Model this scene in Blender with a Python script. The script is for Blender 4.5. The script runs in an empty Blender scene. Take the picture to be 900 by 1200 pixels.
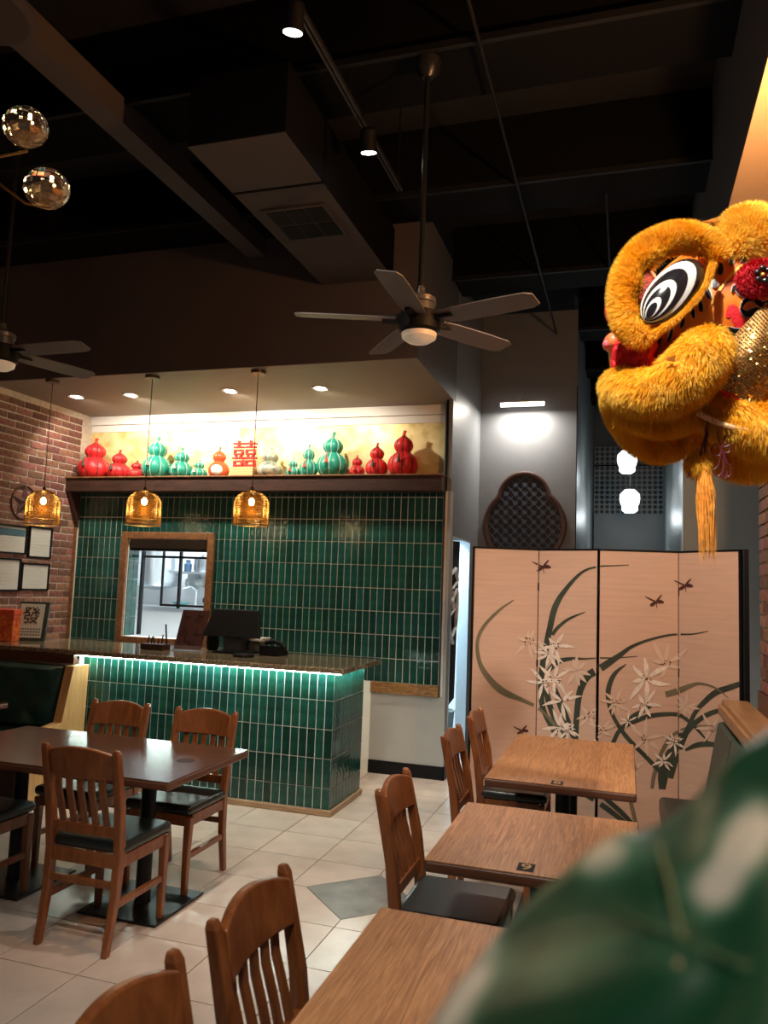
import bpy, math, random
import numpy as np
from mathutils import Vector, Matrix
random.seed(7); rng = np.random.default_rng(7)
S = bpy.context.scene
COL = S.collection
PI = math.pi
# ------------------------------------------------------------------ camera
F_PX, YAW, PITCH, ROLL, CAM_H = 905.0, math.radians(17.5), math.radians(5.5), math.radians(2.1), 1.74
_fh = Vector((-math.sin(YAW), math.cos(YAW), 0)); _z = Vector((0, 0, 1))
_R = Vector((math.cos(YAW), math.sin(YAW), 0))
_W = _fh*math.cos(PITCH) + _z*math.sin(PITCH)
_U = _z*math.cos(PITCH) - _fh*math.sin(PITCH)
cr, sr = math.cos(ROLL), math.sin(ROLL)
cx_, cy_ = _R*cr + _U*sr, _U*cr - _R*sr
cam_d = bpy.data.cameras.new('camera'); cam = bpy.data.objects.new('camera', cam_d); COL.objects.link(cam)
cam_d.sensor_width = 36; cam_d.sensor_fit = 'AUTO'; cam_d.lens = F_PX/1200*36
cam_d.clip_start = 0.02; cam_d.clip_end = 100
cam.matrix_world = Matrix((( cx_.x, cy_.x, -_W.x, 0), (cx_.y, cy_.y, -_W.y, 0), (cx_.z, cy_.z, -_W.z, CAM_H), (0, 0, 0, 1)))
cam_d.dof.use_dof = True; cam_d.dof.focus_distance = 4.6; cam_d.dof.aperture_fstop = 4.2
S.camera = cam
# ------------------------------------------------------------------ world, exposure
w = bpy.data.worlds.new('world'); S.world = w; w.use_nodes = True
w.node_tree.nodes['Background'].inputs[0].default_value = (0.80, 0.88, 1.0, 1)
w.node_tree.nodes['Background'].inputs[1].default_value = 0.05
S.view_settings.view_transform = 'Standard'; S.view_settings.look = 'None'
S.view_settings.exposure = 0.35; S.view_settings.gamma = 1.0; S.view_settings.use_curve_mapping = False

def ray(x, y):
    a, b = x-450, y-600
    u, v = a*cr+b*sr, -a*sr+b*cr
    return _W + _R*(u/F_PX) - _U*(v/F_PX)
def at(x, y, Y):
    d = ray(x, y); return d*(Y/d.y) + Vector((0, 0, CAM_H))
def atz(x, y, z):
    d = ray(x, y); return d*((z-CAM_H)/d.z) + Vector((0, 0, CAM_H))
def atx(x, y, X):
    d = ray(x, y); return d*(X/d.x) + Vector((0, 0, CAM_H))

def lamp(name, kind, loc, energy, color=(1, 1, 1), aim=None, size=0.1, size_y=None, spot=60, blend=0.4, spread=None):
    d = bpy.data.lights.new(name, kind); o = bpy.data.objects.new(name, d); COL.objects.link(o)
    d.energy = energy; d.color = color; o.location = loc
    if kind == 'SPOT':
        d.spot_size = math.radians(spot); d.spot_blend = blend; d.shadow_soft_size = size
    elif kind == 'POINT': d.shadow_soft_size = size
    elif kind == 'AREA':
        d.size = size
        if size_y: d.shape = 'RECTANGLE'; d.size_y = size_y
        if spread: d.spread = math.radians(spread)
    if aim is not None:
        o.rotation_euler = (Vector(aim)-Vector(loc)).to_track_quat('-Z', 'Y').to_euler()
    return o
# kitchen, passage and back corridor lamps (ceiling panels of those rooms)
lamp('kitchen_ceiling_light', 'AREA', (-4.9, 8.7, 3.2), 110, (0.86, 0.95, 1.0), (-4.9, 8.7, 0), 1.6, 1.2)
lamp('passage_ceiling_light', 'AREA', (-2.15, 7.85, 2.7), 80, (0.66, 0.86, 1.0), (-2.14, 7.85, 0), 0.5, 0.5)
# unseen spots added above the frame to light tables, floor, screen and leaf
WARM = (1.0, 0.90, 0.78)
for (p, t, e, sp) in (((-0.2, 0.9, 4.45), (-0.5, 2.0, 0.76), 260, 62), ((-1.5, 1.6, 4.45), (-1.7, 5.0, 0), 150, 50),
                      ((-0.6, 3.4, 4.45), (0.15, 5.5, 0.9), 260, 60), ((-3.9, 2.2, 4.45), (-3.2, 3.6, 0), 10, 60), ((0.30, -0.35, 4.45), (0.22, 0.30, 1.5), 120, 30)):
    lamp('added_spot_light', 'SPOT', p, e, WARM, t, 0.05, spot=sp, blend=0.8)

# ------------------------------------------------------------------ materials
def _nt(name):
    m = bpy.data.materials.new(name); m.use_nodes = True
    nt = m.node_tree; return m, nt, nt.nodes['Principled BSDF'], nt.nodes, nt.links
def c4(c): return (c[0], c[1], c[2], 1)
def M(name, base, rough=0.5, metal=0.0, var=0.0, vs=8, bump=0.0, bs=40, rnd=0.0, emit=None, es=0, coat=0.0, spec=None, trans=0.0, ior=None, alpha=None, stretch=None, hue=0.0):
    m, nt, b, N, L = _nt(name)
    b.inputs['Base Color'].default_value = c4(base); b.inputs['Roughness'].default_value = rough
    b.inputs['Metallic'].default_value = metal; b.inputs['Coat Weight'].default_value = coat
    b.inputs['Coat Roughness'].default_value = 0.12
    if spec is not None: b.inputs['Specular IOR Level'].default_value = spec
    if trans: b.inputs['Transmission Weight'].default_value = trans
    if ior: b.inputs['IOR'].default_value = ior
    if emit: b.inputs['Emission Color'].default_value = c4(emit); b.inputs['Emission Strength'].default_value = es
    tc = N.new('ShaderNodeTexCoord'); src = tc.outputs['Object']
    if stretch:
        mp = N.new('ShaderNodeMapping'); mp.inputs['Scale'].default_value = stretch; L.new(src, mp.inputs[0]); src = mp.outputs[0]
    col = None
    if var:
        n = N.new('ShaderNodeTexNoise'); n.inputs['Scale'].default_value = vs; n.inputs['Detail'].default_value = 5; L.new(src, n.inputs['Vector'])
        r = N.new('ShaderNodeMapRange'); r.inputs[3].default_value = 1-var; r.inputs[4].default_value = 1+var
        r.inputs[1].default_value = 0.3; r.inputs[2].default_value = 0.7; L.new(n.outputs[0], r.inputs[0]); col = r.outputs[0]
    hs = None
    if rnd or hue or col is not None:
        hs = N.new('ShaderNodeHueSaturation'); hs.inputs['Color'].default_value = c4(base)
        L.new(hs.outputs[0], b.inputs['Base Color'])
        val = col
        if rnd or hue:
            oi = N.new('ShaderNodeObjectInfo')
        if rnd:
            r2 = N.new('ShaderNodeMapRange'); r2.inputs[3].default_value = 1-rnd; r2.inputs[4].default_value = 1+rnd; L.new(oi.outputs['Random'], r2.inputs[0])
            if val is not None:
                mu = N.new('ShaderNodeMath'); mu.operation = 'MULTIPLY'; L.new(val, mu.inputs[0]); L.new(r2.outputs[0], mu.inputs[1]); val = mu.outputs[0]
            else: val = r2.outputs[0]
        if val is not None: L.new(val, hs.inputs['Value'])
        if hue:
            m3 = N.new('ShaderNodeMath'); m3.operation = 'MULTIPLY'; m3.inputs[1].default_value = 7.13; L.new(oi.outputs['Random'], m3.inputs[0])
            m4 = N.new('ShaderNodeMath'); m4.operation = 'FRACT'; L.new(m3.outputs[0], m4.inputs[0])
            r3 = N.new('ShaderNodeMapRange'); r3.inputs[3].default_value = 0.5-hue; r3.inputs[4].default_value = 0.5+hue; L.new(m4.outputs[0], r3.inputs[0]); L.new(r3.outputs[0], hs.inputs['Hue'])
    if bump:
        n2 = N.new('ShaderNodeTexNoise'); n2.inputs['Scale'].default_value = bs; n2.inputs['Detail'].default_value = 3; L.new(src, n2.inputs['Vector'])
        bp = N.new('ShaderNodeBump'); bp.inputs['Strength'].default_value = bump; bp.inputs['Distance'].default_value = 0.01
        L.new(n2.outputs[0], bp.inputs['Height']); L.new(bp.outputs[0], b.inputs['Normal'])
    return m
def wood(name, c1, c2, stretch, rough=0.4, coat=0.0, scale=6, dist=1.2, rnd=0.0, bump=0.05):
    m, nt, b, N, L = _nt(name)
    b.inputs['Roughness'].default_value = rough; b.inputs['Coat Weight'].default_value = coat; b.inputs['Coat Roughness'].default_value = 0.2
    tc = N.new('ShaderNodeTexCoord'); mp = N.new('ShaderNodeMapping'); mp.inputs['Scale'].default_value = stretch; L.new(tc.outputs['Object'], mp.inputs[0])
    oi = N.new('ShaderNodeObjectInfo'); vm = N.new('ShaderNodeVectorMath'); vm.operation = 'SCALE'; vm.inputs[0].default_value = (7, 11, 13); L.new(oi.outputs['Random'], vm.inputs['Scale'])
    ad = N.new('ShaderNodeVectorMath'); L.new(mp.outputs[0], ad.inputs[0]); L.new(vm.outputs[0], ad.inputs[1])
    n = N.new('ShaderNodeTexNoise'); n.inputs['Scale'].default_value = scale; n.inputs['Detail'].default_value = 8; n.inputs['Distortion'].default_value = dist; n.inputs['Roughness'].default_value = 0.62
    L.new(ad.outputs[0], n.inputs['Vector'])
    cr_ = N.new('ShaderNodeValToRGB'); e = cr_.color_ramp.elements; e[0].position = 0.34; e[0].color = c4(c2); e[1].position = 0.64; e[1].color = c4(c1)
    L.new(n.outputs[0], cr_.inputs[0])
    hs = N.new('ShaderNodeHueSaturation'); r2 = N.new('ShaderNodeMapRange'); r2.inputs[3].default_value = 1-rnd; r2.inputs[4].default_value = 1+rnd
    L.new(oi.outputs['Random'], r2.inputs[0]); L.new(r2.outputs[0], hs.inputs['Value']); L.new(cr_.outputs[0], hs.inputs['Color']); L.new(hs.outputs[0], b.inputs['Base Color'])
    bp = N.new('ShaderNodeBump'); bp.inputs['Strength'].default_value = bump; bp.inputs['Distance'].default_value = 0.004; L.new(n.outputs[0], bp.inputs['Height']); L.new(bp.outputs[0], b.inputs['Normal'])
    return m
def ramp_mat(name, cols, scale, rough=0.4, metal=0.0, kind='NOISE', bump=0.0, coat=0.0, detail=6):
    m, nt, b, N, L = _nt(name)
    b.inputs['Roughness'].default_value = rough; b.inputs['Metallic'].default_value = metal; b.inputs['Coat Weight'].default_value = coat; b.inputs['Coat Roughness'].default_value = 0.05
    tc = N.new('ShaderNodeTexCoord')
    if kind == 'VORONOI':
        n = N.new('ShaderNodeTexVoronoi'); out = n.outputs['Color']
    else:
        n = N.new('ShaderNodeTexNoise'); n.inputs['Detail'].default_value = detail; out = n.outputs[0]
    n.inputs['Scale'].default_value = scale; L.new(tc.outputs['Object'], n.inputs['Vector'])
    r = N.new('ShaderNodeValToRGB'); els = r.color_ramp.elements
    els[0].position = cols[0][0]; els[0].color = c4(cols[0][1]); els[1].position = cols[-1][0]; els[1].color = c4(cols[-1][1])
    for p, c in cols[1:-1]:
        e = els.new(p); e.color = c4(c)
    L.new(out, r.inputs[0]); L.new(r.outputs[0], b.inputs['Base Color'])
    if bump:
        bp = N.new('ShaderNodeBump'); bp.inputs['Strength'].default_value = bump; bp.inputs['Distance'].default_value = 0.01; L.new(out, bp.inputs['Height']); L.new(bp.outputs[0], b.inputs['Normal'])
    return m
def emis(name, c, s):
    m, nt, b, N, L = _nt(name)
    b.inputs['Base Color'].default_value = c4(c); b.inputs['Emission Color'].default_value = c4(c); b.inputs['Emission Strength'].default_value = s
    return m

MT = dict(
 floor_tile=M('floor_tile', (0.60, 0.50, 0.43), 0.24, var=0.10, vs=5, bump=0.06, bs=9, rnd=0.05),
 slate=M('slate', (0.20, 0.19, 0.175), 0.4, var=0.3, vs=7, bump=0.4, bs=12),
 floor_grout=M('floor_grout', (0.10, 0.085, 0.075), 0.8),
 green_tile=M('green_tile', (0.008, 0.056, 0.043), 0.12, var=0.35, vs=14, bump=0.30, bs=26, rnd=0.35, hue=0.022),
 white_grout=M('white_grout', (0.82, 0.86, 0.82), 0.8),
 brick=M('brick', (0.20, 0.090, 0.064), 0.85, var=0.35, vs=20, bump=0.5, bs=50, rnd=0.45, hue=0.02),
 mortar=M('mortar', (0.56, 0.48, 0.42), 0.9, var=0.15, vs=30, bump=0.3),
 grey_paint=M('grey_paint', (0.40, 0.40, 0.385), 0.55, var=0.03, bump=0.05, bs=160),
 slate_paint=M('slate_paint', (0.19, 0.20, 0.215), 0.42, var=0.04),
 pier_paint=M('pier_paint', (0.150, 0.155, 0.165), 0.5, var=0.03),
 pier_side=M('pier_side', (0.20, 0.22, 0.22), 0.38, var=0.05),
 bulkhead=M('bulkhead', (0.062, 0.050, 0.049), 0.7, var=0.05, vs=2),
 bulk_side=M('bulk_side', (0.085, 0.088, 0.098), 0.6, var=0.05, vs=2),
 soffit=M('soffit', (0.22, 0.175, 0.145), 0.6, var=0.04, vs=2),
 deck=M('deck', (0.009, 0.009, 0.011), 0.75, var=0.2, vs=2),
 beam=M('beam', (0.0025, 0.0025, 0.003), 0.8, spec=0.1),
 flange=M('flange', (0.007, 0.007, 0.008), 0.6, spec=0.2),
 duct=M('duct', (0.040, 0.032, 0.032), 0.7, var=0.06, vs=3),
 beige_paint=M('beige_paint', (0.50, 0.36, 0.24), 0.6),
 gold=ramp_mat('gold', [(0.3, (0.60, 0.44, 0.15)), (0.5, (0.80, 0.65, 0.30)), (0.7, (0.90, 0.80, 0.48))], 7, 0.42, 0.25, bump=0.12),
 white_trim=M('white_trim', (0.74, 0.72, 0.68), 0.5),
 black=M('black', (0.005, 0.005, 0.006), 0.55, spec=0.2),
 black_gloss=M('black_gloss', (0.008, 0.008, 0.009), 0.2),
 black_metal=M('black_metal', (0.015, 0.016, 0.018), 0.35, 0.4),
 vinyl=M('vinyl', (0.014, 0.020, 0.019), 0.30, bump=0.08, bs=120),
 green_vinyl=M('green_vinyl', (0.010, 0.055, 0.048), 0.38, bump=0.06, bs=90),
 chair_wood=wood('chair_wood', (0.27, 0.088, 0.024), (0.16, 0.046, 0.012), (5, 5, 0.9), 0.30, 0.25, scale=4, rnd=0.06),
 table_wood=wood('table_wood', (0.56, 0.275, 0.120), (0.30, 0.122, 0.046), (17, 0.9, 4), 0.42, 0.0, scale=3.4, dist=2.2, rnd=0.17),
 table_edge=wood('table_edge', (0.13, 0.052, 0.026), (0.09, 0.034, 0.017), (1, 1, 5), 0.4),
 dark_table=wood('dark_table', (0.115, 0.058, 0.038), (0.075, 0.034, 0.022), (0.8, 8, 4), 0.22, 0.25, scale=3),
 pale_wood=wood('pale_wood', (0.62, 0.37, 0.16), (0.47, 0.25, 0.09), (8, 8, 0.7), 0.45, scale=4),
 frame_wood=wood('frame_wood', (0.26, 0.115, 0.045), (0.12, 0.05, 0.02), (3, 3, 3), 0.45, scale=6),
 shelf_wood=wood('shelf_wood', (0.055, 0.022, 0.014), (0.02, 0.009, 0.007), (1.2, 8, 8), 0.45, scale=5),
 rustic_wood=wood('rustic_wood', (0.42, 0.22, 0.07), (0.12, 0.05, 0.015), (2.2, 9, 9), 0.5, scale=4, dist=2.5),
 cap_wood=wood('cap_wood', (0.50, 0.27, 0.12), (0.36, 0.17, 0.07), (9, 0.8, 5), 0.35, 0.1, scale=3.5),
 red_trim=M('red_trim', (0.065, 0.020, 0.017), 0.4),
 granite=ramp_mat('granite', [(0.30, (0.035, 0.022, 0.014)), (0.45, (0.15, 0.11, 0.06)), (0.55, (0.24, 0.20, 0.13)), (0.68, (0.42, 0.36, 0.25))], 75, 0.10, coat=0.4),
 base_wood=wood('base_wood', (0.48, 0.33, 0.20), (0.30, 0.19, 0.11), (1, 1, 9), 0.45, scale=4),
 silk=M('silk', (0.62, 0.415, 0.315), 0.62, var=0.06, vs=3, bump=0.08, bs=60, stretch=(1, 1, 14)),
 steel=M('steel', (0.62, 0.66, 0.69), 0.30, 0.85),
 white=M('white', (0.78, 0.80, 0.81), 0.5),
 paper=M('paper', (0.52, 0.52, 0.48), 0.7),
 ink=M('ink', (0.10, 0.11, 0.12), 0.7),
 brass=M('brass', (0.62, 0.38, 0.10), 0.30, 0.9),
 bronze=M('bronze', (0.07, 0.05, 0.035), 0.4, 0.7),
 glass=M('glass', (1, 1, 1), 0.02, trans=1.0, ior=1.45),
)
# ------------------------------------------------------------------ mesh helpers
class MB:
    def __init__(s): s.v = []; s.f = []
    def add(s, v, f):
        o = len(s.v); s.v += [tuple(p) for p in v]; s.f += [tuple(i+o for i in q) for q in f]; return s
    def box(s, x0, x1, y0, y1, z0, z1):
        v = [(x0, y0, z0), (x1, y0, z0), (x1, y1, z0), (x0, y1, z0), (x0, y0, z1), (x1, y0, z1), (x1, y1, z1), (x0, y1, z1)]
        return s.add(v, [(3, 2, 1, 0), (4, 5, 6, 7), (0, 1, 5, 4), (1, 2, 6, 5), (2, 3, 7, 6), (3, 0, 4, 7)])
    def obox(s, c, ax, ay, az):       # oriented box: centre and three half axes
        c, ax, ay, az = map(Vector, (c, ax, ay, az))
        v = [c+ax*i+ay*j+az*k for k in (-1, 1) for (i, j) in ((-1, -1), (1, -1), (1, 1), (-1, 1))]
        return s.add(v, [(3, 2, 1, 0), (4, 5, 6, 7), (0, 1, 5, 4), (1, 2, 6, 5), (2, 3, 7, 6), (3, 0, 4, 7)])
    def prism(s, poly, o, u, v_, n):  # polygon in (u,v) at o extruded along n
        o, u, v_, n = map(Vector, (o, u, v_, n)); k = len(poly)
        a = [o+u*p[0]+v_*p[1] for p in poly]; b = [p+n for p in a]
        return s.add(a+b, [tuple(range(k-1, -1, -1)), tuple(range(k, 2*k))] + [(i, (i+1) % k, k+(i+1) % k, k+i) for i in range(k)])
    def lathe(s, prof, o=(0, 0, 0), n=24, axis='z', lobes=0, amp=0.0, cap=True):
        v = []; f = []; k = len(prof)
        for i in range(n):
            a = 2*PI*i/n; m = 1.0
            if lobes: m = 1-amp*(1-abs(math.sin(lobes*a/2))**0.6)
            for r, h in prof:
                x, y = r*m*math.cos(a), r*m*math.sin(a)
                p = (x, y, h) if axis == 'z' else ((h, x, y) if axis == 'x' else (x, h, y))
                v.append((p[0]+o[0], p[1]+o[1], p[2]+o[2]))
        for i in range(n):
            j = (i+1) % n
            for q in range(k-1): f.append((i*k+q, j*k+q, j*k+q+1, i*k+q+1))
        if cap:
            f.append(tuple(i*k for i in range(n-1, -1, -1))); f.append(tuple(i*k+k-1 for i in range(n)))
        return s.add(v, f)
    def tube(s, pts, r, n=8, cap=True):
        pts = [Vector(p) for p in pts]; k = len(pts); rs = r if isinstance(r, (list, tuple)) else [r]*k
        t0 = (pts[1]-pts[0]).normalized(); up = Vector((0, 0, 1)) if abs(t0.z) < 0.9 else Vector((1, 0, 0))
        a = t0.cross(up).normalized(); v = []; f = []
        for i, p in enumerate(pts):
            t = (pts[min(i+1, k-1)]-pts[max(i-1, 0)]).normalized()
            a = (a-t*a.dot(t)).normalized(); b = t.cross(a)
            for j in range(n):
                g = 2*PI*j/n; v.append(p+(a*math.cos(g)+b*math.sin(g))*rs[i])
        for i in range(k-1):
            for j in range(n): f.append((i*n+j, i*n+(j+1) % n, (i+1)*n+(j+1) % n, (i+1)*n+j))
        if cap: f += [tuple(range(n-1, -1, -1)), tuple((k-1)*n+j for j in range(n))]
        return s.add(v, f)
    def sweep(s, pts, w, d):          # rectangular section w along x, d along y, path mostly along z
        v = []; k = len(pts); ws = w if isinstance(w, (list, tuple)) else [w]*k; ds = d if isinstance(d, (list, tuple)) else [d]*k
        for (x, y, z), a, b in zip(pts, ws, ds):
            v += [(x-a/2, y-b/2, z), (x+a/2, y-b/2, z), (x+a/2, y+b/2, z), (x-a/2, y+b/2, z)]
        f = [(3, 2, 1, 0), (4*k-4, 4*k-3, 4*k-2, 4*k-1)]
        for i in range(k-1):
            for j in range(4): f.append((4*i+j, 4*i+(j+1) % 4, 4*i+4+(j+1) % 4, 4*i+4+j))
        return s.add(v, f)
    def grid(s, fn, nu, nv, wrap=False):
        v = [fn(i/nu, j/nv) for i in range(nu+1) for j in range(nv+1)]
        f = [(i*(nv+1)+j, (i+1)*(nv+1)+j, (i+1)*(nv+1)+j+1, i*(nv+1)+j+1) for i in range(nu) for j in range(nv)]
        return s.add(v, f)
    def ball(s, c, r, n=14, k=9):
        rx, ry, rz = (r, r, r) if not isinstance(r, (tuple, list)) else r
        prof = [(max(1e-4, math.sin(PI*i/k)), -math.cos(PI*i/k)) for i in range(k+1)]
        o = len(s.v); s.lathe(prof, n=n, cap=False)
        for i in range(o, len(s.v)):
            x, y, z = s.v[i]; s.v[i] = (c[0]+x*rx, c[1]+y*ry, c[2]+z*rz)
        return s
    def mesh(s, name):
        me = bpy.data.meshes.new(name); me.from_pydata(s.v, [], s.f); me.update(); return me
    def build(s, name, mat, parent=None, smooth=False, bevel=0.0, seg=2, angle=35):
        me = s.mesh(name); return link(name, me, mat, parent, smooth, bevel, seg, angle)
def link(name, me, mat, parent=None, smooth=False, bevel=0.0, seg=2, angle=35):
    if isinstance(mat, str): mat = MT[mat]
    if mat and not me.materials: me.materials.append(mat)
    if smooth:
        me.polygons.foreach_set('use_smooth', [True]*len(me.polygons)); 
        try: me.set_sharp_from_angle(angle=math.radians(angle))
        except Exception: pass
    o = bpy.data.objects.new(name, me); COL.objects.link(o)
    if parent: o.parent = parent
    if bevel:
        b = o.modifiers.new('bevel', 'BEVEL'); b.width = bevel; b.segments = seg; b.limit_method = 'ANGLE'
    return o
def tag(o, label, cat, group=None):
    o['label'] = label; o['category'] = cat
    if group: o['group'] = group
    return o
def thing(name, label, cat, loc=(0, 0, 0), rz=0.0, group=None):
    o = bpy.data.objects.new(name, None); COL.objects.link(o); o.empty_display_size = 0.1
    o.location = loc; o.rotation_euler = (0, 0, rz); return tag(o, label, cat, group)
def struct(name, mb, mat, **k):
    o = mb.build(name, mat, **k); o['kind'] = 'structure'; return o
def kids(o): return [c for c in KIDS if c.parent == o]
def copy_tree(root, loc, rz, label, group=None):
    r = root.copy(); COL.objects.link(r); r.location = loc; r.rotation_euler = (0, 0, rz); r['label'] = label
    if group: r['group'] = group
    for ch in list(root.children):
        c = ch.copy(); COL.objects.link(c); c.parent = r
        for g in list(ch.children):
            d = g.copy(); COL.objects.link(d); d.parent = c
    return r
_tm = {}
def text_mesh(ch, size, depth):
    cu = bpy.data.curves.new('t', 'FONT'); cu.body = ch; cu.size = size; cu.extrude = depth; cu.align_x = 'CENTER'; cu.align_y = 'CENTER'; cu.resolution_u = 3
    o = bpy.data.objects.new('t', cu); COL.objects.link(o); bpy.context.view_layer.update()
    me = bpy.data.meshes.new_from_object(o.evaluated_get(bpy.context.evaluated_depsgraph_get())); bpy.data.objects.remove(o); return me
def xform(me, mat):
    me.transform(mat); return me
def basis(o, x, y):
    x, y = Vector(x).normalized(), Vector(y).normalized(); z = x.cross(y)
    return Matrix(((x.x, y.x, z.x, o[0]), (x.y, y.y, z.y, o[1]), (x.z, y.z, z.z, o[2]), (0, 0, 0, 1)))

# ------------------------------------------------------------------ structure
XL, XW, WY, GY, SZ, CEIL, PY = -5.81, -1.58, 7.09, 7.28, 3.54, 5.15, 8.53
BX, BEND = 0.78, 5.17
floor = struct('floor', MB().box(-6.2, 3.4, -0.6, 13.2, -0.12, -0.006), 'floor_grout')
# floor tiles: grid of 0.435 m with one slate diamond set over a corner
DX, DY, TP = -1.41, 4.32, 0.435
HD = 0.335
near = MB(); flt = {}
def tile_mesh(w, d):
    return MB().box(-w/2, w/2, -d/2, d/2, -0.010, 0.0)
tme = tile_mesh(TP-0.005, TP-0.005).mesh('floor_tile')
for i in range(-11, 6):
    for j in range(-9, 12):
        x0, y0 = DX+i*TP, DY+j*TP
        if x0 < XL-0.2 or x0+TP > 1.2: continue
        g = 0.0025
        if i in (-1, 0) and j in (-1, 0):
            sx, sy = (1 if i == 0 else -1), (1 if j == 0 else -1); e = HD+0.004; t = TP-g
            poly = [(e, g), (t, g), (t, t), (g, t), (g, e)]
            poly = [(p[0]*sx, p[1]*sy) for p in poly]
            if sx*sy < 0: poly = poly[::-1]
            o = MB().prism(poly, (DX, DY, -0.010), (1, 0, 0), (0, 1, 0), (0, 0, 0.010)).build('floor_tile', 'floor_tile', floor)
            continue
        if y0 < 2.0 or y0 > 8.6 or (y0 > 6.4 and x0 < -2.4) or (x0 < -4.9):
            near.box(x0+g, x0+TP-g, y0+g, y0+TP-g, -0.010, 0.0); continue
        o = link('floor_tile', tme, 'floor_tile', floor); o.location = (x0+TP/2, y0+TP/2, 0)
o = near.build('outer_floor_tiles', 'floor_tile', floor); o['kind'] = 'stuff'
MB().prism([(HD, 0), (0, HD), (-HD, 0), (0, -HD)], (DX, DY, -0.010), (1, 0, 0), (0, 1, 0), (0, 0, 0.0102)).build('slate_diamond_tile', 'slate', floor)
# back wall (tiled), with the pass-through opening
wx0, wx1, wz0, wz1 = -5.09, -4.125, 1.12, 2.15
wb = MB()
wb.box(XL, wx0, WY, 7.20, 0, 2.66).box(wx1, XW-0.03, WY, 7.20, 0, 2.66).box(wx0, wx1, WY, 7.20, 0, wz0).box(wx0, wx1, WY, 7.20, wz1, 2.66)
wall_back = struct('wall_back', wb, 'white_grout')
lower = MB().box(-2.3, XW, WY-0.002, 7.20, 0, 0.745).box(XW-0.03, XW, WY, 7.20, 0.745, 2.66).build('painted_lower_wall', 'grey_paint', wall_back)
PX, PZ = 0.0695, 0.2195
Z0 = 0.843; tme2 = MB().box(-0.0311, 0.0311, 0, 0.008, -0.1060, 0.1060).mesh('wall_tile')
hid = MB(); ncol = 59; k = 0
for i in range(ncol):
    x = -1.648-PX*(i+0.5)
    for j in range(9):
        z0 = Z0+j*PZ; z1 = min(z0+PZ, 2.655)
        zc, h = (z0+z1)/2, (z1-z0-0.0045)/2
        if h < 0.012: continue
        xa, xb = x-0.0328, x+0.0328
        if xb > wx0-0.075 and xa < wx1+0.075 and z1 > wz0-0.07 and z0 < wz1+0.07:
            # cut tiles round the opening
            ra, rb2, rc, rd = wx0-0.07, wx1+0.07, wz0-0.07, wz1+0.07
            for (a, b, c, d) in ((xa, min(xb, ra), z0, z1), (max(xa, rb2), xb, z0, z1), (max(xa, ra), min(xb, rb2), max(z0, rd), z1), (max(xa, ra), min(xb, rb2), z0, min(z1, rc))):
                if b-a > 0.004 and d-c > 0.008: hid.box(a, b, WY-0.004, WY+0.004, c+0.002, d-0.002)
            continue
        if (z1 < 1.07 and x < -2.15) or j == 8:
            hid.box(xa, xb, WY-0.004, WY+0.004, zc-h, zc+h); continue
        o = link('wall_tile', tme2, 'green_tile', wall_back); o.location = (x, WY-0.004-random.random()*0.0015, zc); k += 1
        o.rotation_euler = (random.gauss(0, 0.004), 0, random.gauss(0, 0.010))
o = hid.build('cut_wall_tiles', 'green_tile', wall_back); o['kind'] = 'stuff'
MB().box(-2.3, -1.642, WY-0.03, WY+0.005, 0.742, 0.843).build('rustic_sill_board', 'rustic_wood', wall_back, bevel=0.004)
MB().box(-1.645, -1.630, WY-0.012, WY+0.012, 0.742, 2.66).build('edge_strip', 'red_trim', wall_back)
MB().box(-5.80, -5.765, WY-0.012, WY+0.012, 1.0, 2.66).build('edge_strip', 'frame_wood', wall_back)
struct('baseboard_back', MB().box(-2.3, XW+0.008, WY-0.012, WY, 0, 0.12).box(XW, XW+0.010, WY-0.012, 7.2, 0, 0.12), 'black')
# upper recessed wall with gold foil and white band
struct('wall_upper', MB().box(XL, XW-0.042, GY, GY+0.15, 2.6, CEIL-0.3), 'white_trim')
MB().box(XL, XW-0.042, GY-0.004, GY+0.01, 2.78, 3.37).build('gold_foil_panel', 'gold', bpy.data.objects['wall_upper'])
MB().box(XL, XW-0.042, GY-0.035, GY+0.01, 3.44, 3.56).build('white_ledge', 'white_trim', bpy.data.objects['wall_upper'])
MB().box(XL, XW-0.042, GY-0.015, GY+0.01, 3.36, 3.435).build('white_band', 'white_trim', bpy.data.objects['wall_upper'])
# bulkhead over the counter
FY = 5.72
bulk = struct('ceiling_bulkhead', MB().box(XL, XW, FY, FY+0.06, SZ, 4.83).box(XL, XW-0.05, FY+0.06, GY+0.15, SZ, SZ+0.05), 'bulkhead')
MB().box(XL, XW-0.002, FY+0.004, GY, SZ-0.004, SZ).build('soffit_board', 'soffit', bulk)
struct('wall_bulkhead_side', MB().box(XW-0.05, XW, FY+0.06, 7.20, SZ-0.001, 4.83), 'bulk_side')
# side wall with the passage door
ws = MB()
ws.box(XW-0.10, XW, 7.20, 8.05, 2.24, 4.83).box(XW-0.10, XW, 8.05, PY+0.1, 0, 4.83).box(XW-0.04, XW, WY, 7.20, 2.66, SZ)
struct('wall_passage', ws, 'slate_paint')
dj = MB().box(XW-0.05, XW+0.008, 7.201, 7.215, 0, 2.24).box(XW-0.10, XW+0.008, 8.035, 8.05, 0, 2.24).box(XW-0.10, XW+0.008, 7.215, 8.035, 2.225, 2.24)
struct('door_1', dj, M('door_paint', (0.50, 0.60, 0.68), 0.4))
struct('trim_3', MB().box(XW-0.062, XW-0.042, WY-0.01, WY+0.02, 2.80, SZ), 'black')
struct('wall_passage_end', MB().box(-3.3, XW-0.04, 9.6, 9.7, 0, 3).box(-3.35, -3.3, GY+0.15, 9.7, 0, 3), 'white')
struct('ceiling_passage', MB().box(-3.35, XW-0.04, GY+0.15, 9.7, 2.9, 2.95), 'white')
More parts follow.
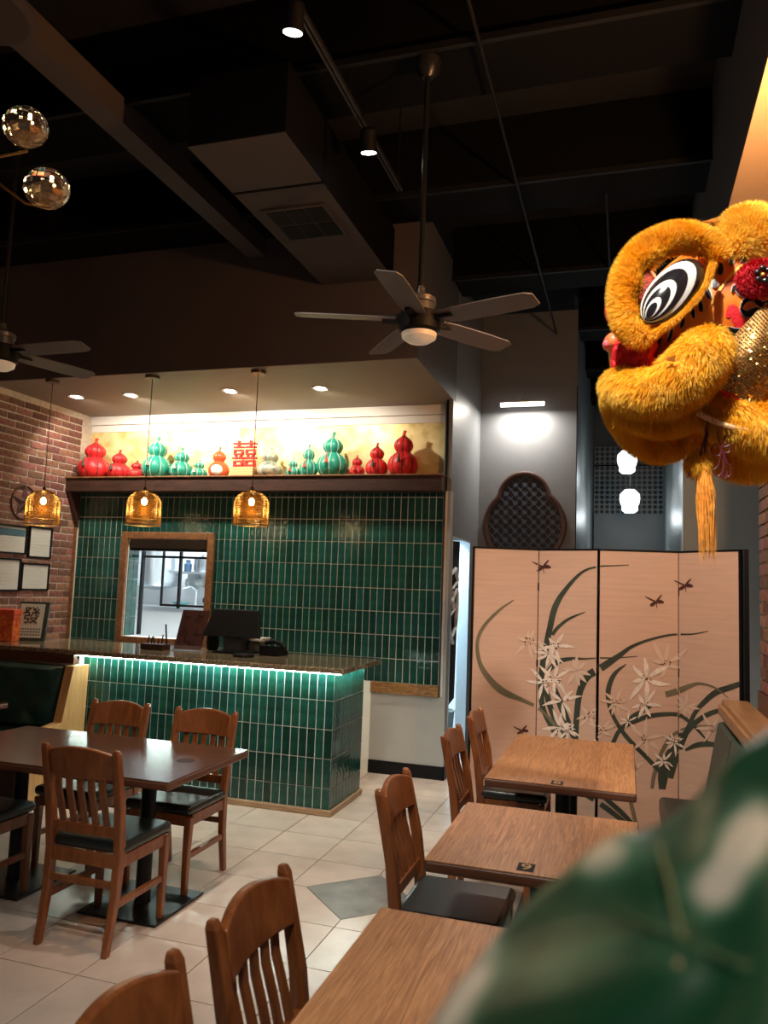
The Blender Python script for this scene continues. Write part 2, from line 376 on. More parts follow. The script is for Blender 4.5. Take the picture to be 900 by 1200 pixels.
# pier with the lit niche wall, its long side wall, corridor
PXR = -0.52
struct('wall_pier', MB().box(XW, PXR, PY, PY+0.12, 0, 4.87), 'pier_paint')
struct('wall_pier_side', MB().box(PXR-0.12, PXR, PY+0.12, 13.0, 0, 4.87), 'pier_side')
struct('trim_1', MB().box(PXR-0.004, PXR+0.006, PY-0.006, PY+0.01, 0, 4.0), 'black')
struct('wall_corridor_end', MB().box(-1.0, 3.4, 13.06, 13.2, 0, CEIL), M('corridor_paint', (0.055, 0.070, 0.072), 0.5))
struct('wall_right_far', MB().box(0.56, 3.4, PY, PY+0.12, 0, 3.9), M('pale_green_paint', (0.50, 0.55, 0.53), 0.5, var=0.03))
struct('wall_corridor_right', MB().box(0.56, 0.68, PY+0.12, 13.06, 0, 3.9), 'pier_side')
# right brick wall
wr = struct('wall_right', MB().box(BX+0.006, BX+0.2, -0.6, BEND, 0, 3.9), 'mortar')
MB().box(BX-0.02, BX+0.012, -0.6, BEND+0.012, 1.08, 1.20).build('red_dado_rail', 'red_trim', wr)
def bricks(wall, axis_x, face, y0, y1, z0, z1, sgn):
    bl, bh, j = 0.203, 0.061, 0.015
    full = MB().box(0, 0.020, -bl/2, bl/2, -bh/2, bh/2).mesh('brick'); half = MB().box(0, 0.020, -bl/4+0.003, bl/4-0.003, -bh/2, bh/2).mesh('brick')
    row = 0; z = z0+bh/2
    while z < z1-0.02:
        y = y1 - (0 if row % 2 else (bl+j)/2)
        if row % 2 == 0:
            o = link('brick', half, 'brick', wall); o.location = (face, y1-bl/4, z)
        while y-bl > y0:
            o = link('brick', full, 'brick', wall); o.location = (face+random.uniform(-0.003, 0.003), y-bl/2, z)
            o.rotation_euler = (random.gauss(0, 0.012), 0, random.gauss(0, 0.008)); y -= bl+j
        z += bh+j; row += 1
bricks(wr, 0, BX-0.006, 4.05, BEND, 1.205, 2.95, 1)
wl = struct('wall_left', MB().box(XL-0.2, XL-0.001, -0.6, GY+0.1, 0, CEIL), 'mortar')
bricks(wl, 0, XL-0.014, 5.35, WY-0.0, 1.05, SZ-0.03, 1)
ob = MB(); z = 0.05; row = 0
while z < CEIL-0.1:
    y = (5.33 if z+0.061 > 1.04 and z < SZ-0.03 else (5.70 if z >= SZ-0.03 else 6.4)) - (0.109 if row % 2 else 0)
    while y > 1.5:
        ob.box(XL-0.014, XL+0.006, y-0.203, y, z, z+0.061); y -= 0.218
    z += 0.076; row += 1
ob.build('outer_bricks', 'brick', wl)['kind'] = 'stuff'
# right upper bulkhead with warm lit underside
rb = struct('ceiling_right_bulkhead', MB().box(0.53, 0.60, -0.6, PY+0.12, 3.915, CEIL), 'bulk_side')
MB().box(0.530, 3.4, -0.6, PY+0.12, 3.9, 3.914).build('soffit_board', 'beige_paint', rb)
# ceiling deck and beams
ceil = struct('ceiling', MB().box(-6.0, 3.4, -0.6, 13.2, CEIL, CEIL+0.1), 'deck')
for by in (0.9, 2.37, 3.85, 5.33, 6.95, 8.6, 10.2, 11.8):
    x0 = -6.0 if by < FY else (XW if by < 8 else PXR)
    b = MB().box(x0, 0.53, by-0.06, by+0.42, 4.66, CEIL).build('ceiling_beam', 'beam', ceil)
    MB().box(x0, 0.53, by-0.09, by-0.06, 4.62, 4.66).build('beam_flange', 'flange', b)
for bx, a, b in ((-0.75, 3.0, 8.5), (-0.15, 5.5, 8.5)):
    MB().tube([(bx, a, 4.60), (bx, b, 4.60)], 0.010).build('conduit_pipe', 'flange', ceil)
lb = struct('trim_2', MB().box(-3.11, -2.95, 1.0, FY, 4.5, 4.66), 'bulkhead')
# duct
t = thing('air_duct', 'brown painted rectangular air duct under the dark ceiling, with a grille beneath', 'duct', (0, 0, 0))
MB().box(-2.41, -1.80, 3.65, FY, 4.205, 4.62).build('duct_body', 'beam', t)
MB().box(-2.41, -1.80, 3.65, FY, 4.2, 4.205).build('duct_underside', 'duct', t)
MB().box(-2.42, -1.79, 4.18, 4.20, 4.195, 4.21).build('duct_seam', 'beam', t)
g = MB().box(-2.33, -1.88, 4.42, 4.88, 4.185, 4.2).build('grille_frame', 'duct', t)
for k in range(3): 
    for q in range(2): MB().box(-2.30+0.137*k, -2.30+0.137*k+0.125, 4.45+q*0.21, 4.45+q*0.21+0.19, 4.180, 4.186).build('grille_slot', 'black', g)
# ------------------------------------------------------------------ kitchen behind the opening
struct('wall_kitchen', MB().box(-7.2, -3.35, 9.9, 10.0, 0, 3.4).box(-7.25, -7.2, GY, 10.0, 0, 3.4).box(-3.40, -3.35, GY, 10.0, 0, 3.4), 'white')
struct('ceiling_kitchen', MB().box(-7.25, -3.35, GY, 10.0, 3.4, 3.45), 'white')
win = struct('window_1', MB().box(wx0-0.075, wx0, WY-0.035, WY+0.004, wz0-0.075, wz1+0.075).box(wx1, wx1+0.075, WY-0.035, WY+0.004, wz0-0.075, wz1+0.075).box(wx0, wx1, WY-0.035, WY+0.004, wz1, wz1+0.075).box(wx0, wx1, WY-0.05, WY+0.004, wz0-0.075, wz0), 'frame_wood', bevel=0.006)
MB().box(wx0, wx1, WY+0.02, GY, wz1-0.12, wz1-0.1).box(wx0, wx1, WY+0.02, WY+0.03, wz1-0.12, wz1).build('header_board', M('header', (0.10, 0.085, 0.08), 0.6), win)
rt = MB()
for j in range(5):
    for q in range(2): rt.box(wx0, wx0+0.008, WY+0.01+q*0.09, WY+0.095+q*0.09, wz0+j*0.2, wz0+j*0.2+0.196)
rt.build('reveal_tile', 'green_tile', win)
sash = MB()
sx0, sx1, sy = wx0+0.02, wx1, GY+0.06
sash.box(sx0-0.03, sx0, sy, sy+0.04, wz0, wz1).box(-4.62, -4.60, sy, sy+0.04, wz0+0.3, wz1).box(sx0+0.25, sx1+0.2, sy, sy+0.03, wz0+0.32, wz0+0.345).box(sx0, sx1+0.2, sy, sy+0.03, wz1-0.19, wz1-0.165).box(sx0+0.24, sx0+0.255, sy, sy+0.03, wz0+0.32, wz1)
sash.build('black_sash_frame', 'black', win)
def prop(name, label, cat, mb, mat, **k):
    return tag(mb.build(name, mat, **k), label, cat)
KY = 9.3
def kp(x, y, Y=KY): return at(x, y, Y)
a = kp(161, 645); b = kp(187, 692)
prop('extractor_hood', 'white rounded steel hood on the kitchen wall seen through the serving window', 'hood', MB().lathe([(0.02, b.z), (0.30, b.z+0.06), (0.34, b.z+0.14), (0.34, a.z+0.4), (0.1, a.z+0.41)], ((a.x+b.x)/2, KY+0.2, 0), 20), 'steel', smooth=True)
a = kp(199, 669); b = kp(262, 669)
t = thing('steel_wall_shelf', 'stainless kitchen wall shelf holding pots, seen through the serving window', 'shelf', (a.x, KY, a.z))
MB().box(0, b.x-a.x, 0, 0.6, -0.03, 0).build('shelf_board', 'steel', t)
for q in (0.1, 0.8): MB().box(q, q+0.03, 0.3, 0.6, -0.22, -0.03).build('bracket', 'steel', t)
p = kp(226, 668); prop('stock_pot', 'round steel stock pot with lid on the kitchen shelf', 'pot', MB().lathe([(0.11, 0), (0.12, 0.02), (0.12, 0.17), (0.125, 0.175), (0.10, 0.20), (0.02, 0.22), (0.02, 0.24)], (p.x, KY+0.25, a.z+0.002)), M('dark_steel', (.22, .24, .26), .3, .8), smooth=True)
p = kp(211, 668); prop('kitchen_jar', 'dark blue kitchen jar on the steel shelf beside the pot', 'jar', MB().lathe([(0.05, 0), (0.055, 0.1), (0.03, 0.13), (0.035, 0.16)], (p.x, KY+0.2, a.z+0.002), 14), M('navy', (0.03, 0.07, 0.13), 0.3), smooth=True)
p = kp(243, 668); prop('white_container', 'tall white plastic container on the steel kitchen shelf', 'container', MB().lathe([(0.07, 0), (0.08, 0.25), (0.06, 0.29), (0.06, 0.31)], (p.x, KY+0.25, a.z+0.002), 16), 'white', smooth=True)
p = kp(206, 682); prop('paper_towel_roll', 'white paper towel roll mounted on the kitchen wall', 'paper towel', MB().lathe([(0.02, -0.14), (0.06, -0.14), (0.06, 0.14), (0.02, 0.14)], (p.x, 9.82, p.z), 16, axis='x'), 'paper', smooth=True)
p = kp(207, 698, 9.0); q = kp(222, 712, 9.0)
t = thing('kitchen_worktop', 'long stainless worktop with sink seen low through the serving window', 'worktop', (p.x, 8.9, 0))
MB().box(-1.2, 1.6, 0, 0.7, q.z-0.06, q.z).build('worktop_slab', 'steel', t)
MB().box(-1.2, 1.6, 0.05, 0.65, 0.02, q.z-0.06).build('worktop_cabinet', 'white', t)
f = MB().tube([(0.05, 0.5, q.z), (0.05, 0.5, q.z+0.22), (0.0, 0.45, q.z+0.27), (-0.06, 0.36, q.z+0.24)], 0.012).build('faucet', 'steel', t, smooth=True)
prop('green_bowl', 'shallow dark green bowl on the kitchen worktop', 'bowl', MB().lathe([(0.05, 0), (0.12, 0.05), (0.125, 0.06), (0.11, 0.05), (0.04, 0.012)], (p.x-0.05, 9.2, q.z+0.002), 18), M('jade', (0.05, 0.16, 0.15), 0.3), smooth=True)
for kx, ky, c, dl in ((229, 690, (0.1, 0.12, 0.14), 'black ladle hanging from the kitchen rail beside the paper towels'), (236, 688, (0.05, 0.16, 0.22), 'blue ladle hanging in the middle of the kitchen rail'), (243, 692, (0.25, 0.27, 0.29), 'pale grey ladle hanging from the kitchen rail')):
    p = kp(kx, ky, 9.5)
    prop('hanging_utensil', dl, 'utensil', MB().tube([(p.x, 9.8, p.z+0.16), (p.x, 9.8, p.z-0.12)], 0.008).ball((p.x, 9.78, p.z-0.16), (0.045, 0.02, 0.05)), M('utensil', c, 0.3, 0.6), smooth=True)['group'] = 'ladles on the kitchen rail'
MB().tube([(-4.4, 9.84, kp(231, 690, 9.5).z+0.16), (-3.45, 9.84, kp(231, 690, 9.5).z+0.16)], 0.012).build('utensil_rail', 'steel', bpy.data.objects['wall_kitchen'])
# passage: curtain and bin
CU0, CU1 = atx(523, 700, XW-.05).y, atx(537, 700, XW-.05).y
t = thing('noren_curtain', 'black hanging door curtain with a white brush character in the passage', 'curtain', (XW-0.05, CU0, 2.22))
def cur(u, v):
    return (0.012*math.sin(u*9)-0.02*v, u*(CU1-CU0), -v*(1.62+0.05*math.sin(u*5)))
MB().grid(cur, 14, 24).build('curtain_cloth', M('curtain', (0.012, 0.016, 0.022), 0.8), t, smooth=True)
brush = [[(0.08, 0.46), (0.18, 0.40), (0.24, 0.52), (0.12, 0.60)], [(0.22, 0.60), (0.10, 0.72), (0.20, 0.78), (0.08, 0.86)], [(0.25, 0.62), (0.24, 0.80), (0.22, 0.98), (0.10, 1.10)], [(0.06, 0.92), (0.09, 1.06), (0.16, 1.13)], [(0.14, 0.62), (0.15, 0.80)]]
for st in brush:
    MB().tube([(0.012, y*(CU1-CU0)/.30, -z+.12) for y, z in st], [0.014, 0.02, 0.018, 0.012][:len(st)] if len(st) > 2 else 0.014, 6).build('brush_stroke', 'white', t, smooth=True)
t = thing('waste_bin', 'grey green waste bin on the passage floor behind the curtain', 'bin', (-1.95, 8.5, 0))
MB().lathe([(0.13, 0), (0.16, 0.38), (0.165, 0.40), (0.15, 0.40), (0.12, 0.02)], n=20, cap=False).box(-0.12, 0.12, -0.12, 0.12, 0.004, 0.012).build('bin_body', M('bin', (0.22, 0.30, 0.29), 0.5), t, smooth=True)
MB().lathe([(0.165, 0.40), (0.172, 0.41), (0.165, 0.42), (0.15, 0.41)], n=20, cap=False).build('bin_rim', 'grey_paint', t, smooth=True)

# ------------------------------------------------------------------ counter
CX0, CX1, CY0, CY1, CT = -4.46, -2.12, 5.63, 6.34, 1.072
ct = thing('service_counter', 'green tiled service counter with a glowing strip under its top', 'counter', ((CX0+CX1)/2, (CY0+CY1)/2, 0))
OFF = Vector(ct.location)
def loc(mb):
    mb.v = [(x-OFF.x, y-OFF.y, z-OFF.z) for x, y, z in mb.v]; return mb
loc(MB().box(CX0, CX1-0.004, CY0+0.004, CY1, 0, CT)).build('counter_core', 'white_grout', ct)
CZ0, CZP = 0.046, 0.2175
tF = MB().box(-0.0311, 0.0311, 0, 0.008, -0.1052, 0.1052).mesh('counter_tile'); tS = MB().box(-0.008, 0, -0.0311, 0.0311, -0.1052, 0.1052).mesh('counter_tile')
tF1 = MB().box(-0.0311, 0.0311, 0, 0.008, -0.0745, 0.0745).mesh('counter_tile'); tS1 = MB().box(-0.008, 0, -0.0311, 0.0311, -0.0745, 0.0745).mesh('counter_tile')
rows = [(0.046, 0.200), (0.200, 0.4175), (0.4175, 0.635), (0.635, 0.8525), (0.8525, 1.07)]
for j, (za, zb) in enumerate(rows):
    for i in range(33):
        o = link('counter_tile', tF1 if j == 0 else tF, 'green_tile', ct); o.location = (CX1-0.036-i*PX-OFF.x, CY0-random.random()*0.001-OFF.y, (za+zb)/2); o.rotation_euler = (random.gauss(0, 0.006), 0, random.gauss(0, 0.012))
    for i in range(10):
        o = link('counter_tile', tS1 if j == 0 else tS, 'green_tile', ct); o.location = (CX1+random.random()*0.001-OFF.x, CY0+0.036+i*PX-OFF.y, (za+zb)/2); o.rotation_euler = (0, random.gauss(0, 0.006), random.gauss(0, 0.012))
loc(MB().box(CX0, CX1+0.02, CY0-0.02, CY0, 0, 0.045).box(CX1, CX1+0.02, CY0, CY1, 0, 0.045)).build('base_moulding', 'base_wood', ct, bevel=0.006)
loc(MB().box(CX0, CX1+0.062, CY0-0.062, CY0-0.048, CT-0.010, CT-0.002).box(CX1+0.048, CX1+0.062, CY0-0.048, CY1, CT-0.010, CT-0.002)).build('led_strip', emis('led', (0.80, 1.0, 0.90), 62), ct)
top = thing('granite_countertop', 'brown speckled polished granite countertop running from the brick wall over the tiled counter', 'countertop', (-3.9, 5.95, CT))
MB().box(XL+3.9+0.012, -2.00+3.9, 5.50-5.95, 6.42-5.95, 0.002, 0.042).build('granite_slab', 'granite', top, bevel=0.006)
MB().box(XL+3.9+0.02, -4.42+3.9, 5.51-5.95, 5.55-5.95, -0.075, 0.0).build('wood_fascia', wood('fascia', (0.11, 0.04, 0.02), (0.07, 0.024, 0.012), (1, 8, 8)), top)
CTZ = CT+0.043
# left booth below the countertop
t = thing('corner_booth', 'dark green tufted booth seat with a pale wood end panel beneath the countertop', 'booth', (-5.1, 5.3, 0))
def tuft(u, v):
    x = -0.66+u*1.31; z = 0.47+v*0.515
    d = 0.0
    gx, gz = x/0.16, z/0.16
    d = 0.020*abs(math.sin(PI*(gx+gz)/2)*math.sin(PI*(gx-gz)/2))
    e = min(1, min(u, 1-u, v, 1-v)/0.06)
    return (x, 0.12-0.07*math.sqrt(e)-d*e+0.02-v*-0.03, z)
MB().grid(tuft, 60, 30).build('tufted_back', 'green_vinyl', t, smooth=True)
MB().box(-0.68, 0.66, 0.15, 0.30, 0, 0.99).build('back_board', 'shelf_wood', t)
MB().box(-0.68, 0.66, -0.35, 0.12, 0.36, 0.46).build('seat_cushion', 'green_vinyl', t, bevel=0.03, seg=3)
MB().box(-0.68, 0.66, -0.30, 0.15, 0.0, 0.36).build('seat_base', 'shelf_wood', t)
MB().prism([(-0.36, 0), (0.30, 0), (0.31, 0.99), (0.12, 0.99), (0.02, 0.55), (-0.36, 0.5)], (0.675, 0, 0), (0, 1, 0), (0, 0, 1), (0.085, 0, 0)).build('end_panel', 'pale_wood', t, bevel=0.004)

# ------------------------------------------------------------------ shelf with gourds
SY0, SZ0, SZ1 = 6.90, 2.640, 2.782
t = thing('display_shelf', 'long dark wood display shelf above the green tiles carrying gourd lanterns', 'shelf', (-3.7, 7.05, SZ0))
MB().box(-5.82+3.7, -1.625+3.7, SY0-7.05, GY-0.006-7.05, 0.0, SZ1-SZ0).build('shelf_beam', 'shelf_wood', t, bevel=0.004)
MB().box(-5.82+3.7, -1.615+3.7, SY0-0.02-7.05, GY-0.006-7.05, SZ1-SZ0, SZ1-SZ0+0.014).build('shelf_lip', 'frame_wood', t, bevel=0.003)
MB().prism([(-0.14, 0), (0.03, 0), (0.03, -0.38)], (-5.785+3.7, 0, 0), (0, 1, 0), (0, 0, 1), (0.04, 0, 0)).build('end_bracket', 'shelf_wood', t)
ST = SZ1+0.0145
GOURD = dict(red=M('gourd_red', (0.62, 0.018, 0.022), 0.45, bump=0.1, bs=120), green=M('gourd_green', (0.012, 0.25, 0.175), 0.42, bump=0.1, bs=120),
             orange=M('gourd_orange', (0.62, 0.10, 0.03), 0.4, var=0.2, vs=9), silver=ramp_mat('gourd_silver', [(0.35, (0.12, 0.16, 0.12)), (0.5, (0.36, 0.38, 0.30)), (0.65, (0.55, 0.52, 0.40))], 18, 0.35, 0.3))
TAS = dict(red=M('tassel_red', (0.75, 0.10, 0.05), 0.7), dark=M('tassel_dark', (0.03, 0.05, 0.04), 0.7), pale=M('tassel_pale', (0.75, 0.60, 0.45), 0.7))
RIBD = M('rib_dark', (0.03, 0.025, 0.02), 0.5); RIBG = M('rib_pale', (0.45, 0.55, 0.48), 0.5)
PROF = [(0.001, 0), (.50, .005), (.78, .06), (.95, .15), (1.0, .24), (.97, .32), (.84, .41), (.62, .48), (.44, .525), (.50, .56), (.60, .61), (.64, .67), (.60, .73), (.47, .79), (.27, .84), (.13, .87), (.10, .89)]
def gourd(px, h, wd, colr, tas, label, Y=7.08, ribs=True, rz=0.3):
    p = at(px, 556, Y); t = thing('gourd_lantern', label, 'gourd lantern', (p.x, Y, ST+0.001), rz, 'gourds on the display shelf')
    r = wd/2
    MB().lathe([(a*r, b*h) for a, b in PROF], n=48, lobes=8, amp=0.10 if ribs else 0.0).build('gourd_body', GOURD[colr], t, smooth=True, angle=50)
    MB().tube([(0, 0, 0.86*h), (0, 0, 0.93*h), (0.02*h, 0, h)], [r*0.13, r*0.10, r*0.11], 10).build('stem', GOURD[colr], t, smooth=True)
    if ribs:
        rb_ = MB()
        for q in range(8):
            a = 2*PI*q/8
            rb_.tube([(x*r*0.915*math.cos(a), x*r*0.915*math.sin(a), z*h) for x, z in PROF[1:]], 0.0045, 5)
        rb_.build('lantern_ribs', RIBG if colr == 'green' else RIBD, t)
    if tas:
        a = -PI/2-rz
        f = lambda rr, z: (rr*math.cos(a), rr*math.sin(a), z)
        rr = r*1.02
        ts = MB().lathe([(0.004, 0.46*h), (0.007, 0.44*h), (0.006, 0.42*h), (0.018, 0.27*h)], f(rr+0.008, 0), 8).build('tassel', TAS[tas], t, smooth=True)
        MB().tube([f(r*0.46, 0.53*h), f(r*0.75, 0.50*h), f(rr+0.008, 0.45*h)], 0.003, 5).build('cord', TAS[tas], ts)
    return t
gourd(110, .455, .36, 'red', 'dark', 'largest bright red gourd lantern beside the brick wall', rz=0.1)
gourd(139, .32, .26, 'red', 'dark', 'middle sized red gourd lantern between the brick wall and the green gourds')
gourd(160, .20, .19, 'red', None, 'smallest red gourd lantern next to the tall teal green gourd')
gourd(183, .455, .325, 'green', 'pale', 'tall teal gourd lantern with pale tassel among the red ones by the brick wall', rz=0.1)
gourd(212, .33, .255, 'green', 'pale', 'middle teal gourd lantern with pale tassel beside the tallest teal one')
gourd(233, .20, .18, 'green', 'pale', 'small teal gourd lantern with pale tassel next to the orange painted gourd')
g = gourd(256, .33, .22, 'orange', None, 'orange gourd with a painted white face on the display shelf', ribs=False)
MB().ball((0, -0.085, .075), (.062, .045, .055), 14, 8).build('painted_white_patch', 'white', g, smooth=True)
gourd(316, .31, .27, 'silver', None, 'mottled silver green gourd beside the red double happiness character', ribs=False)
gourd(343, .20, .15, 'green', 'red', 'small dark green gourd lantern with red tassel next to the silver gourd')
gourd(361, .335, .195, 'green', 'red', 'middle dark green gourd lantern with red tassel')
gourd(389, .455, .325, 'green', 'red', 'tallest dark green gourd lantern with red tassel', rz=0.15)
gourd(418, .215, .16, 'red', 'red', 'small red gourd lantern beside the tallest dark green gourd')
gourd(441, .335, .225, 'red', 'dark', 'middle red gourd lantern with dark tassel near the shelf end', rz=0.5)
gourd(472, .45, .305, 'red', 'dark', 'largest deep red gourd lantern at the shelf end by the doorway', rz=0.2)
p = at(285, 556, 7.05)
t = thing('wooden_gift_box', 'pale orange slatted wooden box on the display shelf', 'box', (p.x, 7.08, ST+0.001))
for q in range(4): MB().box(-.13, .13, -.07, .07, q*.027, q*.027+.025).build('box_slat', M('boxwood%d' % q, (0.66, 0.36, 0.16), 0.6), t)
me = text_mesh('囍', 0.30, 0.02); me = xform(me, basis((p.x, 7.06, ST+0.112+0.135), (1, 0, 0), (0, 0, 1)))
dh = tag(link('double_happiness_character', me, GOURD['red']), 'red double happiness character standing on the slatted box', 'ornament')
zmin = min(v.co.z for v in me.vertices); me.transform(Matrix.Translation((0, 0, ST+0.110-zmin)))
# soffit downlights
for px, py, dl in ((89, 464, 'nearest the brick wall'), (153, 462, 'above the teal gourds'), (269, 457, 'above the slatted box'), (375, 454, 'above the tallest dark green gourd')):
    p = atz(px, py, SZ)
    t = thing('recessed_downlight', 'small round recessed downlight in the soffit '+dl, 'downlight', (p.x, p.y, SZ-0.004), 0, 'downlights in the soffit')
    MB().lathe([(0.052, -0.003), (0.075, -0.010), (0.082, -0.004), (0.082, 0), (0.052, 0)], n=24, cap=False).build('trim_ring', 'white_trim', t, smooth=True)
    MB().lathe([(0.001, -0.004), (0.052, -0.004)], n=20, cap=False).build('lens', emis('downlens', (1, 0.93, 0.8), 18), t)
    lamp('downlight_beam', 'SPOT', (p.x, p.y, SZ-0.03), 72 if 100 < px < 300 else 32, (1.0, 0.88, 0.70), (p.x, p.y+0.5, 2.9), 0.03, spot=135, blend=0.5)
# brass mesh pendants
mesh_cache = {}
MESHMAT = M('brass_mesh', (0.46, 0.27, 0.065), 0.32, 0.9); 
def pendant(px, pyt, label, px2):
    p = atz(px, pyt, SZ); Y = p.y; q = at(px2, 615, Y); top_ = at(px2, 574, Y)
    t = thing('pendant_lamp', label, 'pendant lamp', (p.x, Y, SZ-0.004), 0, 'brass mesh pendants over the counter')
    MB().lathe([(0.02, -0.03), (0.062, -0.028), (0.065, 0), (0.02, 0)], n=24).build('ceiling_canopy', 'bronze', t, smooth=True)
    zt, zb = top_.z-SZ, q.z-SZ
    MB().tube([(0, 0, -0.02), (0, 0, zt-0.01)], 0.0035, 6).build('cord', 'bronze', t)
    MB().lathe([(0.012, zt+0.03), (0.016, zt), (0.016, zt-0.05)], n=12).build('lamp_holder', 'bronze', t, smooth=True)
    H = zt-zb
    for nm, R, hh, n in (('outer_shade', 0.148, H, 60), ('inner_shade', 0.115, H*0.80, 46)):
        prof = [(R*math.sin(a), zt-R*0.8*(1-math.cos(a))) for a in [PI/2*i/7 for i in range(1, 8)]]
        z1 = prof[-1][1]; zend = zt-hh
        prof += [(R*1.0, z1+(zend-z1)*i/13) for i in range(1, 14)]
        o = MB().lathe(prof, n=n, cap=False).build(nm, MESHMAT, t)
        wf = o.modifiers.new('wire', 'WIREFRAME'); wf.thickness = 0.0048; wf.use_replace = True; wf.use_even_offset = False
        MB().tube([(R*math.cos(2*PI*i/24), R*math.sin(2*PI*i/24), zend) for i in range(25)], 0.004, 6, False).build(nm+'_rim', 'brass', o)
    MB().ball((0, 0, zt-0.10), (0.026, 0.026, 0.034)).build('bulb', emis('bulb', (1, 0.76, 0.42), 22), t, smooth=True)
    lamp('pendant_bulb_light', 'POINT', (p.x, Y, SZ+zt-0.18), 3, (1, 0.70, 0.38), size=0.04)
pendant(62, 445, 'brass mesh dome pendant hanging in front of the brick wall', 59)
pendant(179, 440, 'brass mesh dome pendant hanging before the serving window', 171)
pendant(303, 434, 'brass mesh dome pendant hanging before the green tiles beside the serving window', 295)

# ------------------------------------------------------------------ things on the counter
def on(px, py): return atz(px, py, CTZ)
p = on(275, 765)
t = thing('pos_terminal', 'black point of sale monitor on a stand seen from behind', 'monitor', (p.x, p.y, CTZ), 0.05)
MB().box(-.16, .17, -.12, .12, 0, .016).build('stand_base', 'black', t, bevel=.006)
MB().prism([(-.05, .016), (.05, .016), (.06, .15), (-.05, .15)], (-.09, 0, 0), (0, 1, 0), (0, 0, 1), (.17, 0, 0)).build('stand_neck', M('pos_neck', (.03, .032, .034), .5), t)
def pos_pt(x, z): return (x, -.13+.16*z/.26, .15+z)
d = MB(); a = [(-.27, 0), (.27, 0), (.215, .235), (-.215, .235)]
d.add([(x, -.10+z*.35, .14+z) for x, z in a]+[(x*.98, -.06+z*.35, .14+z) for x, z in a], [(0, 1, 2, 3), (7, 6, 5, 4), (0, 4, 5, 1), (1, 5, 6, 2), (2, 6, 7, 3), (3, 7, 4, 0)])
d.build('display', 'black', t, bevel=.006)
MB().box(-.06, -.04, -.06, -.05, .125, .14).box(.04, .06, -.06, -.05, .125, .14).build('hinge', 'black_metal', t)
p = on(306, 762)
t = thing('receipt_printer', 'grey receipt printer with a stack of white papers on top', 'printer', (p.x+.02, 6.33, CTZ))
MB().box(-.10, .10, -.07, .07, 0, .10).build('printer_body', M('printer', (.10, .11, .11), .5), t, bevel=.008)
for q in range(3): MB().obox((0.0, 0, .106+q*.009), (.125, .02*q-.02, 0), (0, .08, 0), (0, 0, .004)).build('paper_sheet', 'paper', t)
p = on(318, 767)
t = thing('card_reader', 'black card reader and handset beside the monitor on the countertop', 'card reader', (p.x+.03, p.y-.02, CTZ))
MB().prism([(-.11, 0), (.11, 0), (.11, .03), (-.02, .075), (-.11, .085)], (-.09, 0, 0), (0, 1, 0), (0, 0, 1), (.18, 0, 0)).build('reader_body', 'black', t, bevel=.006)
MB().tube([(-.08, 0, .10), (0, .0, .115), (.07, -.01, .10), (.12, -.02, .06)], [.02, .018, .02, .014]).build('handset', 'black', t, smooth=True)
p = on(290, 769)
t = thing('stapler', 'small black puck shaped device in front of the monitor base', 'gadget', (p.x-.01, p.y-.05, CTZ))
MB().lathe([(.085, 0), (.09, .01), (.085, .022), (.03, .028)], n=20).build('puck', 'black', t, smooth=True)
MB().lathe([(.03, .028), (.028, .034), (.01, .036)], n=14).build('puck_button', 'black_gloss', t, smooth=True)
p = on(219, 763)
t = thing('menu_binder', 'brown patterned menu leaning in a clear holder on the countertop', 'menu', (p.x, p.y, CTZ), 0.10)
BR = M('menu_brown', (.085, .035, .032), .5); BR2 = M('menu_line', (.035, .014, .014), .5)
tl = lambda x, z: Vector((x+.10*z, .02+.22*z, .01+z))
def menu_quad(mb, x0, x1, z0, z1, off):
    n = Vector((0, -1, .22)).normalized()*off
    mb.add([tl(x0, z0)+n, tl(x1, z0)+n, tl(x1, z1)+n, tl(x0, z1)+n, tl(x0, z0), tl(x1, z0), tl(x1, z1), tl(x0, z1)], [(0, 1, 2, 3), (0, 4, 5, 1), (1, 5, 6, 2), (2, 6, 7, 3), (3, 7, 4, 0), (7, 6, 5, 4)])
b = MB(); menu_quad(b, -.13, .12, 0, .34, .015); mo = b.build('menu_cover', BR, t)
b = MB()
for k in range(14):
    x = -.12+random.random()*.2; z = .02+random.random()*.28
    menu_quad(b, x, x+.03+random.random()*.03, z, z+.006, .017); menu_quad(b, x, x+.005, z, z+.03+random.random()*.03, .017)
b.build('cover_pattern', BR2, mo)['kind'] = 'stuff'
MB().box(-.15, .14, -.03, -.025, 0, .05).box(-.15, .14, .04, .06, 0, .01).box(-.15, .14, -.03, .06, 0, .004).build('clear_holder', M('acrylic', (.9, .85, .85), .05, trans=.9, ior=1.3), t)
p = on(197, 762)
t = thing('pen_tray', 'small dark tray of pens and oddments by the menu', 'tray', (p.x-.12, p.y, CTZ))
MB().box(-.12, .10, -.07, .07, 0, .05).build('tray', 'shelf_wood', t, bevel=.004)
for k in range(5): MB().tube([(-.09+k*.035, 0, .04), (-.09+k*.035+random.uniform(-.03, .03), .02, .09+random.random()*.04)], .006, 6).build('pen', 'black', t)
MB().tube([(.08, .03, .05), (.05, .05, .22)], .007, 6).build('pen', 'black', t)
p = on(241, 764)
prop('black_speaker', 'small black rounded speaker between the menu and the monitor', 'speaker', MB().lathe([(.045, 0), (.055, .02), (.06, .09), (.05, .15), (.02, .165)], (p.x-.06, p.y+.22, CTZ+.001), 18), 'black', smooth=True)
